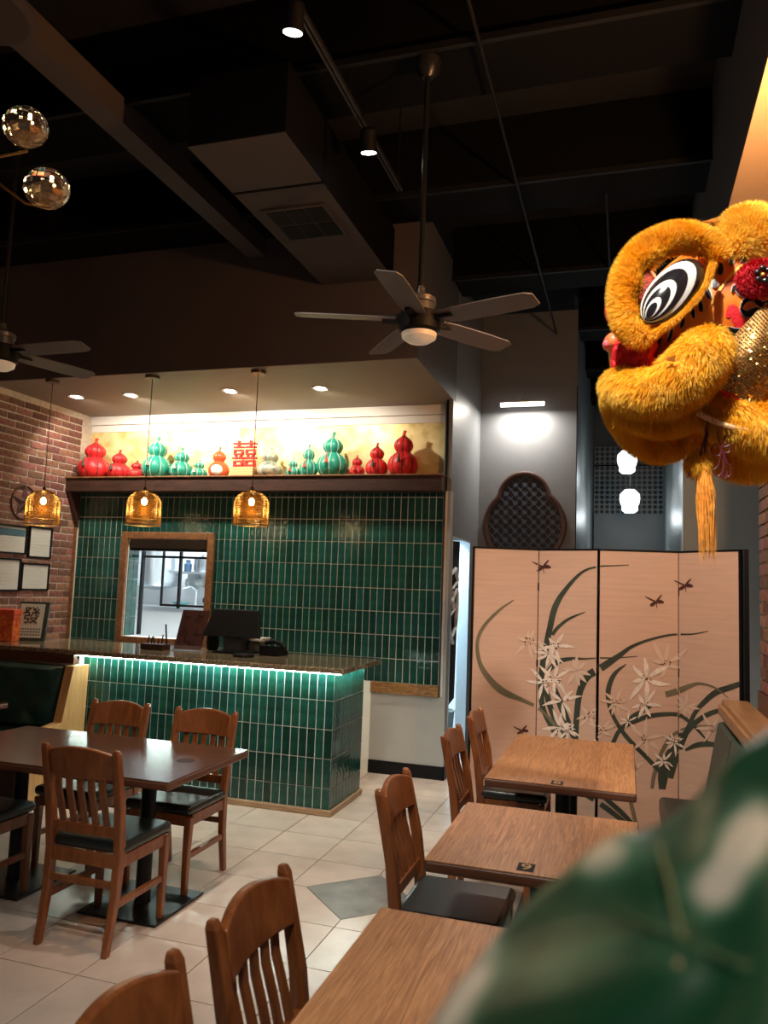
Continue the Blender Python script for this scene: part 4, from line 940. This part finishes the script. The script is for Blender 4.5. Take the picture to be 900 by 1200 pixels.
# ------------------------------------------------------------------ track lights
t = thing('track_rail', 'thin black lighting track running under the dark ceiling', 'track', (-1.53, 0, 4.5))
MB().box(-.018, -.006, 1.2, 4.95, 0, .03).box(.006, .018, 1.2, 4.95, 0, .03).box(-.018, .018, 1.2, 4.95, .02, .034).build('rail', M('track', (.06, .06, .07), .4, .5), t)
for y in (2.0, 3.9, 4.9): MB().tube([(0, y, .03), (0, y, .66)], .006, 6).build('hanger', 'flange', t)
def spot_head(px, py, aim, e, lab, sp=70):
    p = atz(px, py, 4.38); t = thing('spot_head', lab, 'spotlight', (p.x, p.y, p.z), 0, 'spotlights on the track')
    d = (Vector(aim)-p).normalized(); a = p-d*.0
    L0 = Vector((0, 0, 0))
    MB().tube([L0-d*.14, L0-d*.12, L0+d*.0], [.03, .05, .052], 20).build('lamp_can', 'black', t, smooth=True)
    MB().tube([L0+d*.0005, L0+d*.003], [.046, .046], 20).build('lens', emis('spotlens', (1, .98, .95), 14), t)
    MB().tube([L0-d*.06, Vector((-1.53-p.x, 0, 4.493-p.z))], .008, 8).build('yoke', 'black', t)
    lamp('spot_head_beam', 'SPOT', p+d*.02, e, WARM, aim, .045, spot=sp, blend=.7)
spot_head(343, 38, (-2.2, 4.3, 0), 90, 'black track spotlight aimed at the tables, away from the duct')
spot_head(432, 179, (-1.7, 5.6, 0), 110, 'black track spotlight near the duct aimed at the folding screen')
# ------------------------------------------------------------------ glass globe chandelier
CYG = 2.6
t = thing('glass_chandelier', 'chandelier with faceted clear glass globes on curved thin arms', 'chandelier', (-3.03, 2.75, 4.495))
O = Vector(t.location)
MB().lathe([(.03, -.05), (.22, -.045), (.25, -.02), (.25, 0)], n=32).build('ceiling_canopy', 'duct', t, smooth=True)
MB().tube([(0, 0, -.04), (0, 0, -1.1)], .012, 10).build('stem', 'bronze', t, smooth=True)
CRY = M('crystal', (1, .95, .88), .03, trans=1.0, ior=1.5); CORE = M('crystal_core', (.55, .36, .20), .15, .8, bump=.6, bs=60)
for gx, gy, rr, st in ((30, 149, .101, ((-14, 186), (12, 181), (32, 177))), (55, 221, .100, ((-20, 200), (8, 222), (30, 238), (60, 244)))):
    p = at(gx, gy, CYG)-O
    b = MB(); b.ball(p, (rr, rr*.9, rr*.86), 18, 11); gl = b.build('glass_globe', CRY, t)
    b = MB(); b.ball(p+Vector((.01, 0, -.02)), (rr*.68, rr*.6, rr*.42), 9, 6); cr__ = b.build('crystal_core', CORE, gl)
    for q in range(9):
        c = p+Vector((rr*.62*math.cos(q*.7), -rr*.30, -rr*.1+rr*.3*math.sin(q*1.9))); b = MB(); b.ball(c, .006, 6, 4); b.build('led_chip', emis('ledchip', (1, .75, .4), 9), gl)
    pts = [at(x, y, CYG)-O for x, y in st]; MB().tube([Vector((0, 0, -1.05)), pts[0]*.6+Vector((0, 0, -1.0))*.4]+pts, .006, 8).build('curved_arm', 'brass', t, smooth=True)
# ------------------------------------------------------------------ unseen wall sconce, added for the warm glow on soffit and lion
t = thing('added_sconce', 'unseen added warm uplight sconce on the brick wall behind the lion head', 'wall lamp', (BX-.006, 3.0, 3.05))
MB().lathe([(.02, 0), (.05, .03), (.08, .14), (.075, .14), (.045, .035)], (-.09, 0, 0), 18).build('added_sconce_cup', 'bronze', t, smooth=True)
MB().box(-.03, 0, -.04, .04, .0, .12).build('added_sconce_plate', 'bronze', t)
lamp('added_sconce_light', 'POINT', (BX-.10, 3.0, 3.28), 105, (1.0, .50, .19), size=.05)
lamp('lion_spot', 'SPOT', (-.35, .9, 4.45), 420, (1.0, .94, .82), (.25, 2.5, 2.5), .04, spot=26, blend=.6)
# ------------------------------------------------------------------ lion dance head
YC = 2.64
lion = thing('lion_dance_head', 'yellow furry lion dance head with a big striped eye on the brick wall', 'lion head', (.35, YC, 2.45))
LO = Vector(lion.location)
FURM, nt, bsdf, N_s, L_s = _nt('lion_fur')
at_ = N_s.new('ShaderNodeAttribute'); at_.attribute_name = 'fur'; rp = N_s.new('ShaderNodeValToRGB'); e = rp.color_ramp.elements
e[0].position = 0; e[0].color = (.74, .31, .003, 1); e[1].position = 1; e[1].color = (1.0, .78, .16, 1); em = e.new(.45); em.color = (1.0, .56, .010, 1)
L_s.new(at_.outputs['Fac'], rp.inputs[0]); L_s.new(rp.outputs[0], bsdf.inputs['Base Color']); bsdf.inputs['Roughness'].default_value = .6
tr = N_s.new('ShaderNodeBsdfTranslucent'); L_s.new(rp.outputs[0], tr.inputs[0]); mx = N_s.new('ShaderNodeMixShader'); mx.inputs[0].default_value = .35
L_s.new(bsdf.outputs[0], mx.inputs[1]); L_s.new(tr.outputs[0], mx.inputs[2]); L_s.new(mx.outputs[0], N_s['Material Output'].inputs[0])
def fur_mesh(name, base, n, length, flow, width=.0011, lift=.55, mat=None, parent=None, mirror=True, dark=0.0):
    """base: MB (closed surface, world coords). strands grow on it; strands + surface become one part."""
    V = np.array(base.v, float); tris = []
    for f in base.f:
        for i in range(1, len(f)-1): tris.append((f[0], f[i], f[i+1]))
    T = np.array(tris); A, B, C = V[T[:, 0]], V[T[:, 1]], V[T[:, 2]]; nrm = np.cross(B-A, C-A); ar = np.linalg.norm(nrm, axis=1); nrm /= ar[:, None]+1e-12
    idx = rng.choice(len(T), n, p=ar/ar.sum()); u = rng.random((n, 1)); v = rng.random((n, 1)); m = (u+v) > 1; u = np.where(m, 1-u, u); v = np.where(m, 1-v, v)
    P = A[idx]+(B-A)[idx]*u+(C-A)[idx]*v; nn = nrm[idx]
    cen = V.mean(0)
    fl = np.array([flow(p, q) for p, q in zip(P, nn)])
    # clumping: nearby strands share a wandering direction
    w = np.stack([np.sin(P[:, 0]*61+P[:, 2]*47), np.sin(P[:, 1]*53+P[:, 0]*39), np.sin(P[:, 2]*67+P[:, 1]*31)], 1)
    d = nn*lift+fl*.8+w*.22+rng.normal(0, .16, (n, 3)); d /= np.linalg.norm(d, axis=1)[:, None]
    L = length*rng.uniform(.65, 1.15, (n, 1))
    mid = P+d*L*.55; tip = P+d*L+np.array([0, 0, -1.0])*L*.16+fl*L*.12
    sd = np.cross(d, rng.normal(0, 1, (n, 3))); sd /= np.linalg.norm(sd, axis=1)[:, None]
    W0 = sd*width; W1 = sd*width*.75
    SV = np.stack([P-W0, P+W0, mid+W1, mid-W1, tip], 1).reshape(-1, 3)
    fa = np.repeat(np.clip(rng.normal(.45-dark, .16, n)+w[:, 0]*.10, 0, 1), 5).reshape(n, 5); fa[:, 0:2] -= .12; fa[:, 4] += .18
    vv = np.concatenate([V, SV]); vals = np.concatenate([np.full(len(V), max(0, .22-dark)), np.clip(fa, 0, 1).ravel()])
    k = len(V); faces = [tuple(f) for f in base.f]
    o5 = k+5*np.arange(n); faces += np.stack([o5, o5+1, o5+2, o5+3], 1).tolist(); faces += np.stack([o5+3, o5+2, o5+4], 1).tolist()
    def mk(vv_, flip):
        me = bpy.data.meshes.new(name); me.from_pydata((vv_-np.array(LO)).tolist(), [], faces); a = me.attributes.new('fur', 'FLOAT', 'POINT'); a.data.foreach_set('value', vals)
        me.polygons.foreach_set('use_smooth', [True]*len(me.polygons)); me.update(); return link(name, me, mat or FURM, parent or lion)
    o = mk(vv, False)
    if mirror:
        v2 = vv.copy(); v2[:, 1] = 2*YC-v2[:, 1]; mk(v2, True)
    return o
def both(name, mb, mat, smooth=True, mirror=True, parent=None):
    V = [tuple(Vector(p)-LO) for p in mb.v]; a = MB(); a.v = V; a.f = mb.f; o = a.build(name, mat, parent or lion, smooth=smooth)
    if mirror:
        a = MB(); a.v = [(x, -y, z) for x, y, z in V]; a.f = [tuple(reversed(f)) for f in mb.f]; a.build(name, mat, parent or lion, smooth=smooth)
    return o
PXM = 2.45/905
def fpath(pts, n=14, closed=False):
    """pts: (px, py, r_px, Y) -> smooth tube"""
    c = cat(pts, 5); b = MB(); b.tube([at(p[0], p[1], p[3]) for p in c], [max(.004, (p[2]-4.5)*PXM) for p in c], n); return b
# painted core
CC = at(862, 372, YC); CR = (.30, .215, .255)
core = MB(); core.ball(CC, CR, 36, 24); 
ORG = ramp_mat('lion_orange', [(.35, (.70, .10, .012)), (.5, (.85, .22, .02)), (.65, (.90, .36, .05))], 9, .35)
both('painted_head', core, ORG, mirror=False)
def hit(x, y, off=0.0):
    r = ray(x, y); o = Vector((0, 0, CAM_H))-CC; q = Vector(CR)+Vector((off,)*3)
    R_ = Vector((r.x/q.x, r.y/q.y, r.z/q.z)); O_ = Vector((o.x/q.x, o.y/q.y, o.z/q.z))
    a, b_, c = R_.dot(R_), 2*R_.dot(O_), O_.dot(O_)-1; D = b_*b_-4*a*c
    if D < 0: return None
    return Vector((0, 0, CAM_H))+r*((-b_-math.sqrt(D))/(2*a))
def decal(pts, off, mat, name='painted_flame'):
    c = cat(pts, 6); b = MB(); prev = None
    for i, p in enumerate(c):
        d = c[min(i+1, len(c)-1)][:2]-c[max(i-1, 0)][:2]; d /= np.linalg.norm(d)+1e-9; nn = np.array([-d[1], d[0]])*max(p[2], .3)/2
        A, B = hit(p[0]+nn[0], p[1]+nn[1], off), hit(p[0]-nn[0], p[1]-nn[1], off)
        if A is None or B is None: prev = None; continue
        i0 = len(b.v); b.v += [tuple(A), tuple(B)]
        if prev is not None: b.f.append((prev, prev+1, i0+1, i0))
        prev = i0
    if b.f: both(name, b, mat, smooth=False)
LBK = M('lion_black', (.010, .008, .010), .25); LWH = M('lion_white', (.80, .76, .68), .3); LRD = M('lion_red', (.80, .016, .028), .5, bump=.2, bs=120); LGD = M('lion_goldline', (.80, .45, .08), .35, .5)
def flame(pts):
    decal([(x, y, w_*1.35+1.8) for x, y, w_ in pts], .004, LWH); decal([(x, y, w_*1.35) for x, y, w_ in pts], .006, LBK)
for P in ([(829, 306, 1), (832, 318, 5), (836, 328, 3), (838, 334, 5), (839, 337, 2)], [(843, 302, 1), (845, 312, 4), (844, 319, 5), (844, 322, 2)], [(857, 300, 1), (857, 306, 4), (857, 311, 2)], [(828, 335, 1), (830, 344, 4.5), (832, 350, 3)], [(870, 300, 1), (872, 305, 4), (868, 308, 1)],
          [(819, 350, 1), (821, 358, 4), (822, 365, 3)], [(811, 357, 1), (812, 366, 3.5), (813, 373, 2)], [(802, 368, 1), (800, 378, 3.5), (798, 384, 2)], [(788, 383, 1), (786, 392, 3), (783, 400, 2)], [(774, 396, 1), (771, 404, 3), (768, 412, 2)],
          [(868, 362, 1.5), (874, 352, 4), (884, 350, 5), (893, 357, 5), (905, 352, 4)], [(868, 362, 2), (876, 368, 6), (888, 364, 6), (896, 372, 4), (906, 366, 2)], [(858, 342, 1.5), (862, 336, 4), (870, 345, 4), (878, 344, 1.5)],
          [(854, 384, 2), (862, 390, 8), (872, 390, 7), (880, 384, 2)], [(892, 343, 2), (900, 338, 4), (908, 342, 2)]): flame(P)
decal([(820, 378, 2), (836, 352, 3), (850, 330, 3), (868, 312, 3), (885, 306, 2)], .003, LGD, 'gold_line')
decal([(852, 372, 4), (858, 362, 11), (866, 376, 14), (874, 394, 10)], .002, LRD, 'red_patch'); decal([(826, 300, 6), (850, 296, 14), (876, 296, 10)], .002, LRD, 'red_patch')
# eye: dome with nested bands that all touch at its lower left
ea, eb = 45*PXM, 25*PXM; T0 = at(757, 378, 2.315); T1 = at(817, 304, 2.375); e1 = (T1-T0).normalized(); ea = (T1-T0).length/2
vd = Vector((-.25, -1, -.05)).normalized(); e2 = vd.cross(e1).normalized(); e3 = e1.cross(e2); e3 = e3 if e3.dot(vd) > 0 else -e3
EC = (T0+T1)/2
for k, (s, mat_) in enumerate(((1.0, LBK), (.85, LWH), (.70, LBK), (.50, LWH), (.40, LBK), (.24, LWH), (.17, LBK))):
    b = MB(); n, m = 28, 8; c0_ = -ea+ea*s+ea*.05*(1-s)
    def pt(r_, a):
        x = c0_+ea*s*r_*math.cos(a); y = eb*s*r_*math.sin(a)*1.0; q = max(0, 1-(x/ea)**2*.999-(y/eb)**2*.999)
        return EC+e1*x+e2*y+e3*(.045*math.sqrt(q)+.0010*k-.004)
    b.grid(lambda u, v: pt(max(u, .001), 2*PI*v), m, n); both('eye_band', b, M('eyegloss%d' % k, (.012, .010, .012) if mat_ is LBK else (.70, .68, .66), .12), smooth=True)
b = MB(); b.ball(at(752, 340, 2.375), (.050, .035, .075), 16, 10); both('red_eye_pad', b, M('glitter_red', (.30, .03, .012), .3, .3, var=.6, vs=90, bump=.6, bs=200))
up = np.array([0, 0, 1.0])
def radial(cx, cz, k=.5):
    c = at(cx, cz, 2.3)
    return lambda p, n: (lambda d: d/(np.linalg.norm(d)+1e-6)*k)(np.array([p[0]-c.x, 0, p[2]-c.z]))
brow = fpath([(757, 397, 11, 2.33), (739, 383, 16, 2.345), (733, 352, 18, 2.36), (738, 323, 19, 2.36), (754, 299, 20, 2.37), (779, 285, 20, 2.38), (806, 281, 19, 2.39), (830, 288, 16, 2.40), (845, 302, 10, 2.39)])
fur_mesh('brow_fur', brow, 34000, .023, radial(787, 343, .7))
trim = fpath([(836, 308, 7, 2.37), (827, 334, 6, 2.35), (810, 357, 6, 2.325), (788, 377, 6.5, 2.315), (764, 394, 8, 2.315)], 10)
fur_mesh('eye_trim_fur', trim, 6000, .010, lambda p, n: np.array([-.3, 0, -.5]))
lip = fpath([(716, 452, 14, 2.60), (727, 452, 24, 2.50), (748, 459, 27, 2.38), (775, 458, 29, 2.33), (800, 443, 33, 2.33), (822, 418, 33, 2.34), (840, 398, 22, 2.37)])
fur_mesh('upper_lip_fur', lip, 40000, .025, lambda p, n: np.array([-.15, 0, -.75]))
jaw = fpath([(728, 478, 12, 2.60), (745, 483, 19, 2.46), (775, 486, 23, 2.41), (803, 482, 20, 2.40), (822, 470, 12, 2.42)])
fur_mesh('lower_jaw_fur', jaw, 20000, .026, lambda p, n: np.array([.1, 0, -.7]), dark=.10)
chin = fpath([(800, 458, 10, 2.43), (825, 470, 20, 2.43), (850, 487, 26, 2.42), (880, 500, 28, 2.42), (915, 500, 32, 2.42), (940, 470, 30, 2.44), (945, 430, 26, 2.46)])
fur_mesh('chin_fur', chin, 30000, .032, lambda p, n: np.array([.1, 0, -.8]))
b = MB(); b.ball(at(805, 462, YC), (.13, .20, .05), 20, 12); both('mouth_lining', b, LRD, mirror=False)
puff = MB(); puff.ball(at(876, 282, 2.50), (.090, .08, .092), 20, 14)
fur_mesh('ear_puff_fur', puff, 18000, .032, lambda p, n: np.array([.1, 0, .25]), dark=-.36)  # paler fur: the bright light on the puff is put into its colour
b = MB(); b.ball(at(890, 326, 2.36), (.058, .03, .050), 18, 12); fur_mesh('red_pompom', b, 3500, .014, lambda p, n: n*.4, mat=M('red_fluff', (.62, .012, .03), .7))
for dx, dy in ((7, -6), (0, -8), (-6, -3), (-5, 5), (3, 7), (8, 2)):
    b = MB(); b.ball(at(894+dx, 322+dy, 2.322), (.009, .006, .009), 10, 6); both('pompom_bead', b, LBK)
b = MB(); b.ball(at(894, 322, 2.320), (.006, .006, .006), 10, 6); both('pompom_bead', b, LGD)
# nose, ruffles, red crest
b = MB(); b.ball(at(720, 402, 2.56), (.036, .042, .034), 18, 12); nose = both('nose', b, ramp_mat('nose', [(.4, (.75, .05, .05)), (.6, (.90, .30, .10))], 8, .35), mirror=False)
b = MB(); b.ball(at(711, 404, 2.545), (.014, .02, .017), 12, 8); both('nose_tip', b, M('nose_tip', (.80, .16, .20), .3), mirror=False)
b = MB(); b.ball(at(719, 365, YC-.02), (.030, .04, .045), 14, 9); both('red_crest', b, LRD, mirror=False)
ruf = MB()
for k in range(9):
    x = 722+k*5.2; y0 = 402+3*math.sin(k*1.7); Yk = 2.52-.016*k
    ruf.tube([at(x+2*math.sin(q*1.3+k), y0+q*5.5, Yk+.008*math.sin(q*2+k)) for q in range(7)], [(.010+.006*abs(math.sin(q+k))) for q in range(7)], 8)
both('red_ruffle', ruf, LRD)
b = MB(); b.ball(at(745, 415, YC), (.085, .16, .055), 18, 12); both('snout', b, LRD, mirror=False)
b = MB(); b.add([at(779, 421, 2.24), at(792, 416, 2.225), at(791, 424, 2.235), at(785, 424, 2.26)], [(0, 1, 2), (0, 2, 3), (0, 3, 1), (1, 3, 2)]); both('orange_fang', b, M('fang', (.85, .30, .06), .4), smooth=False)
# sequin cheek
A_, B_, C_, D_ = (814, 442), (906, 345), (950, 400), (886, 480)
def sq(u, v, o=0.0):
    x = (1-u)*(1-v)*A_[0]+u*(1-v)*B_[0]+u*v*C_[0]+(1-u)*v*D_[0]; y = (1-u)*(1-v)*A_[1]+u*(1-v)*B_[1]+u*v*C_[1]+(1-u)*v*D_[1]
    if v > .5: y += 0
    return at(x, y, 2.395-.07*math.sin(PI*min(1, .15+.85*v))*math.sin(PI*min(1, .1+.8*u))-o)
b = MB(); b.grid(lambda u, v: sq(u, v), 16, 14); ck = both('sequin_cheek', b, M('gold_cloth', (.30, .15, .035), .45, .5))
b = MB()
for i in range(34):
    for j in range(26):
        c = sq((i+.5)/34, (j+.5)/26, .003); n = (Vector((random.gauss(0, .35), -1, random.gauss(0, .35)))).normalized(); a = n.cross(Vector((0, 0, 1))).normalized()*.0034; d = n.cross(a).normalized()*.0034
        I = len(b.v); b.v += [tuple(c+a), tuple(c+d), tuple(c-a), tuple(c-d)]; b.f.append((I, I+1, I+2, I+3))
o = both('sequins', b, M('sequin', (.95, .68, .28), .16, 1.0), smooth=False); 
for o in list(lion.children):
    if o.name.startswith('sequins'): o['kind'] = 'stuff'
b = MB(); b.tube([sq(0, 0, .004), sq(0, .35, .006), sq(0, .7, .006), sq(0, 1, .004)], .006, 8); both('red_bead_trim', b, LRD)
b = MB(); b.tube([at(818, 484, 2.36), at(838, 494, 2.35), at(858, 501, 2.35), at(888, 506, 2.36)], .008, 8); both('lace_trim', b, M('lace', (.70, .42, .22), .5, var=.5, vs=150))
# ribbons and beard (hanging from the jaw)
RIB = M('maroon_ribbon', (.09, .004, .010), .5)
b = MB(); pr = [(829, 486, 4), (828, 510, 5), (823, 532, 7), (814, 548, 6), (805, 560, 2)]
for x, y, w_ in pr: b.v += [tuple(at(x-w_/2, y, 2.38)), tuple(at(x+w_/2, y, 2.38)), tuple(at(x+w_/2, y, 2.384)), tuple(at(x-w_/2, y, 2.384))]
for i in range(len(pr)-1):
    for j in range(4): b.f.append((4*i+j, 4*i+(j+1) % 4, 4*i+4+(j+1) % 4, 4*i+4+j))
both('maroon_ribbon', b, RIB, smooth=False, mirror=False)
for st in ([(838, 486), (841, 510), (845, 528), (838, 520), (834, 528), (842, 534), (848, 522), (853, 514)], [(856, 496), (848, 516), (846, 528), (854, 530), (856, 522), (849, 524)], [(846, 528), (842, 545), (836, 552), (842, 558), (847, 550), (848, 530)], [(847, 528), (852, 542), (857, 548), (855, 558), (848, 556), (850, 540)], [(849, 545), (846, 556), (850, 561), (853, 552)]):
    c = cat([(x, y, 0) for x, y in st], 5); MB_ = MB(); MB_.tube([at(p[0], p[1], 2.37) for p in c], .0022, 6); both('red_cord', MB_, RIB, mirror=False)
def strands(name, n, root, tip, rr, tr_, mat):
    b = MB()
    for k in range(n):
        a = random.random()*2*PI; q = random.random()**.5; q2 = random.random()**.5; a2 = a+random.gauss(0, .7)
        x0, y0, Y0 = root; x1, y1, Y1 = tip; s = random.uniform(.55, 1.05)
        p0 = at(x0+rr*q*math.cos(a), y0+random.uniform(-4, 4), Y0+.02*math.sin(a)); p2 = at(x0+(x1-x0)*s+tr_*q2*math.cos(a2)*s, y0+(y1-y0)*s, Y1+.03*q2*math.sin(a2)); p1 = (p0+p2)/2+Vector((random.gauss(0, .006), random.gauss(0, .006), 0))
        d = Vector((random.gauss(0, 1), random.gauss(0, 1), 0)).normalized()*.0011; I = len(b.v)
        b.v += [tuple(p0-d), tuple(p0+d), tuple(p1+d), tuple(p1-d), tuple(p2)]; b.f += [(I, I+1, I+2, I+3), (I+3, I+2, I+4)]
    both(name, b, mat, smooth=True, mirror=False)
strands('beard_strands', 650, (824, 528, 2.40), (830, 660, 2.40), 7, 11, M('beard', (.88, .36, .05), .55, var=.3, vs=60))
strands('ear_wisp', 60, (846, 258, 2.48), (822, 260, 2.46), 5, 4, M('wisp', (.85, .62, .25), .6))
b = MB(); b.ball(at(818, 541, 2.40), (.028, .022, .034), 14, 9); fur_mesh('beard_knot', b, 2500, .022, lambda p, n: np.array([0, 0, -.8]), mirror=False)
MB().box(.18, .425, -.02, .02, -.02, .02).build('wall_peg', 'black_metal', lion)

# ------------------------------------------------------------------ plant in the foreground
pot = thing('potted_plant', 'blurred variegated green plant leaf in front of the tables', 'plant', (.30, .32, 0))
PO = Vector(pot.location)
MB().lathe([(.10, 0), (.14, .02), (.17, .40), (.18, .42), (.16, .42), (.14, .38)], n=28).build('planter', M('planter', (.45, .44, .42), .5), pot, smooth=True)
MB().lathe([(.001, .375), (.145, .38)], n=20, cap=False).build('soil', M('soil', (.03, .02, .015), .9, bump=.5), pot)
LFM, nt, bsdf, N_s, L_s = _nt('leaf_variegated_sheen')
at2 = N_s.new('ShaderNodeAttribute'); at2.attribute_name = 'cream_sheen'; rp = N_s.new('ShaderNodeValToRGB'); e = rp.color_ramp.elements
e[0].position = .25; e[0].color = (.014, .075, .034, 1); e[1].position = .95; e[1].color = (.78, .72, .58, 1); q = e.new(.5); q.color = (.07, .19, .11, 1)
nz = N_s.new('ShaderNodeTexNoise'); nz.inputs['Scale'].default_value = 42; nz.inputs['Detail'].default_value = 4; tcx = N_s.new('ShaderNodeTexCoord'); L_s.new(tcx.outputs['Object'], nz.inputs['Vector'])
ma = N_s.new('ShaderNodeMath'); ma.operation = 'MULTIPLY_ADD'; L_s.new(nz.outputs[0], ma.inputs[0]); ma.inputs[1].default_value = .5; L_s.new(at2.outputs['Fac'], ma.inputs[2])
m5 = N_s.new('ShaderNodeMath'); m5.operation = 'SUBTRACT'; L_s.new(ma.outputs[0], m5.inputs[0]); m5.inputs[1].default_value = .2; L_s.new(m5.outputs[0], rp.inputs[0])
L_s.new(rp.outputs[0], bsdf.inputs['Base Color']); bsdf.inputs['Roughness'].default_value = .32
def leaf(outline, centre, Yc_, bulge, spots, midrib, stem):
    cx, cy = centre; n = 64; m = 16; per = cat([(x, y, 0) for x, y in outline+outline[:1]], 6)[:-1]; n = len(per); vals = []; b = MB()
    def Yf(x, y, r): return Yc_+(.00030*(cy-y)-.00010*(x-cx))*1.0+bulge*(r*r)
    for i in range(m+1):
        r = i/m
        for p in per:
            x, y = cx+(p[0]-cx)*r, cy+(p[1]-cy)*r; b.v.append(tuple(at(x, y, max(.12, Yf(x, y, r)+.003*math.sin(9*r+x*.03)))-PO))
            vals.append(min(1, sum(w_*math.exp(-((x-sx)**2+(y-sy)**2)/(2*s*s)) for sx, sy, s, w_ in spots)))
    for i in range(m):
        for j in range(n): b.f.append((i*n+j, i*n+(j+1) % n, (i+1)*n+(j+1) % n, (i+1)*n+j))
    me = b.mesh('leaf_blade'); a = me.attributes.new('cream_sheen', 'FLOAT', 'POINT'); a.data.foreach_set('value', vals); o = link('leaf_blade', me, LFM, pot, smooth=True)
    s = o.modifiers.new('solid', 'SOLIDIFY'); s.thickness = .0012
    for ml in midrib:
        c = cat([(x, y, 0) for x, y in ml], 5); k = len(c); MB().tube([at(p[0], p[1], Yf(p[0], p[1], 0)-.001+bulge*(math.hypot(p[0]-cx, p[1]-cy)/320)**2)-PO for p in c], [.0016-.0010*i/k for i in range(k)], 7).build('leaf_vein', M('vein', (.06, .15, .07), .4), o, smooth=True)
    MB().tube([Vector((-.02, 0, .38)), Vector((0, .03, 1.0)), at(*stem, Yc_+.02)-PO], [.008, .006, .004], 8).build('leaf_stalk', M('stalk', (.06, .16, .05), .5), pot, smooth=True)
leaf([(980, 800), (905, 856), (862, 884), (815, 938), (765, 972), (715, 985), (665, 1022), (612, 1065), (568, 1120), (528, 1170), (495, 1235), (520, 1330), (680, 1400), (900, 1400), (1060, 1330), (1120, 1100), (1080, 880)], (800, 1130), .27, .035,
     [(868, 1000, 26, 1.0), (840, 1045, 22, .8), (895, 960, 22, .75), (548, 1145, 24, .95), (518, 1200, 28, 1.0), (575, 1105, 16, .6), (712, 996, 20, .8), (690, 1020, 14, .4), (680, 1090, 44, .28), (790, 1150, 60, .22), (640, 1150, 40, .2), (770, 1030, 30, .22)],  # pale spots: cream patches, plus sheen near the edges painted into the colour
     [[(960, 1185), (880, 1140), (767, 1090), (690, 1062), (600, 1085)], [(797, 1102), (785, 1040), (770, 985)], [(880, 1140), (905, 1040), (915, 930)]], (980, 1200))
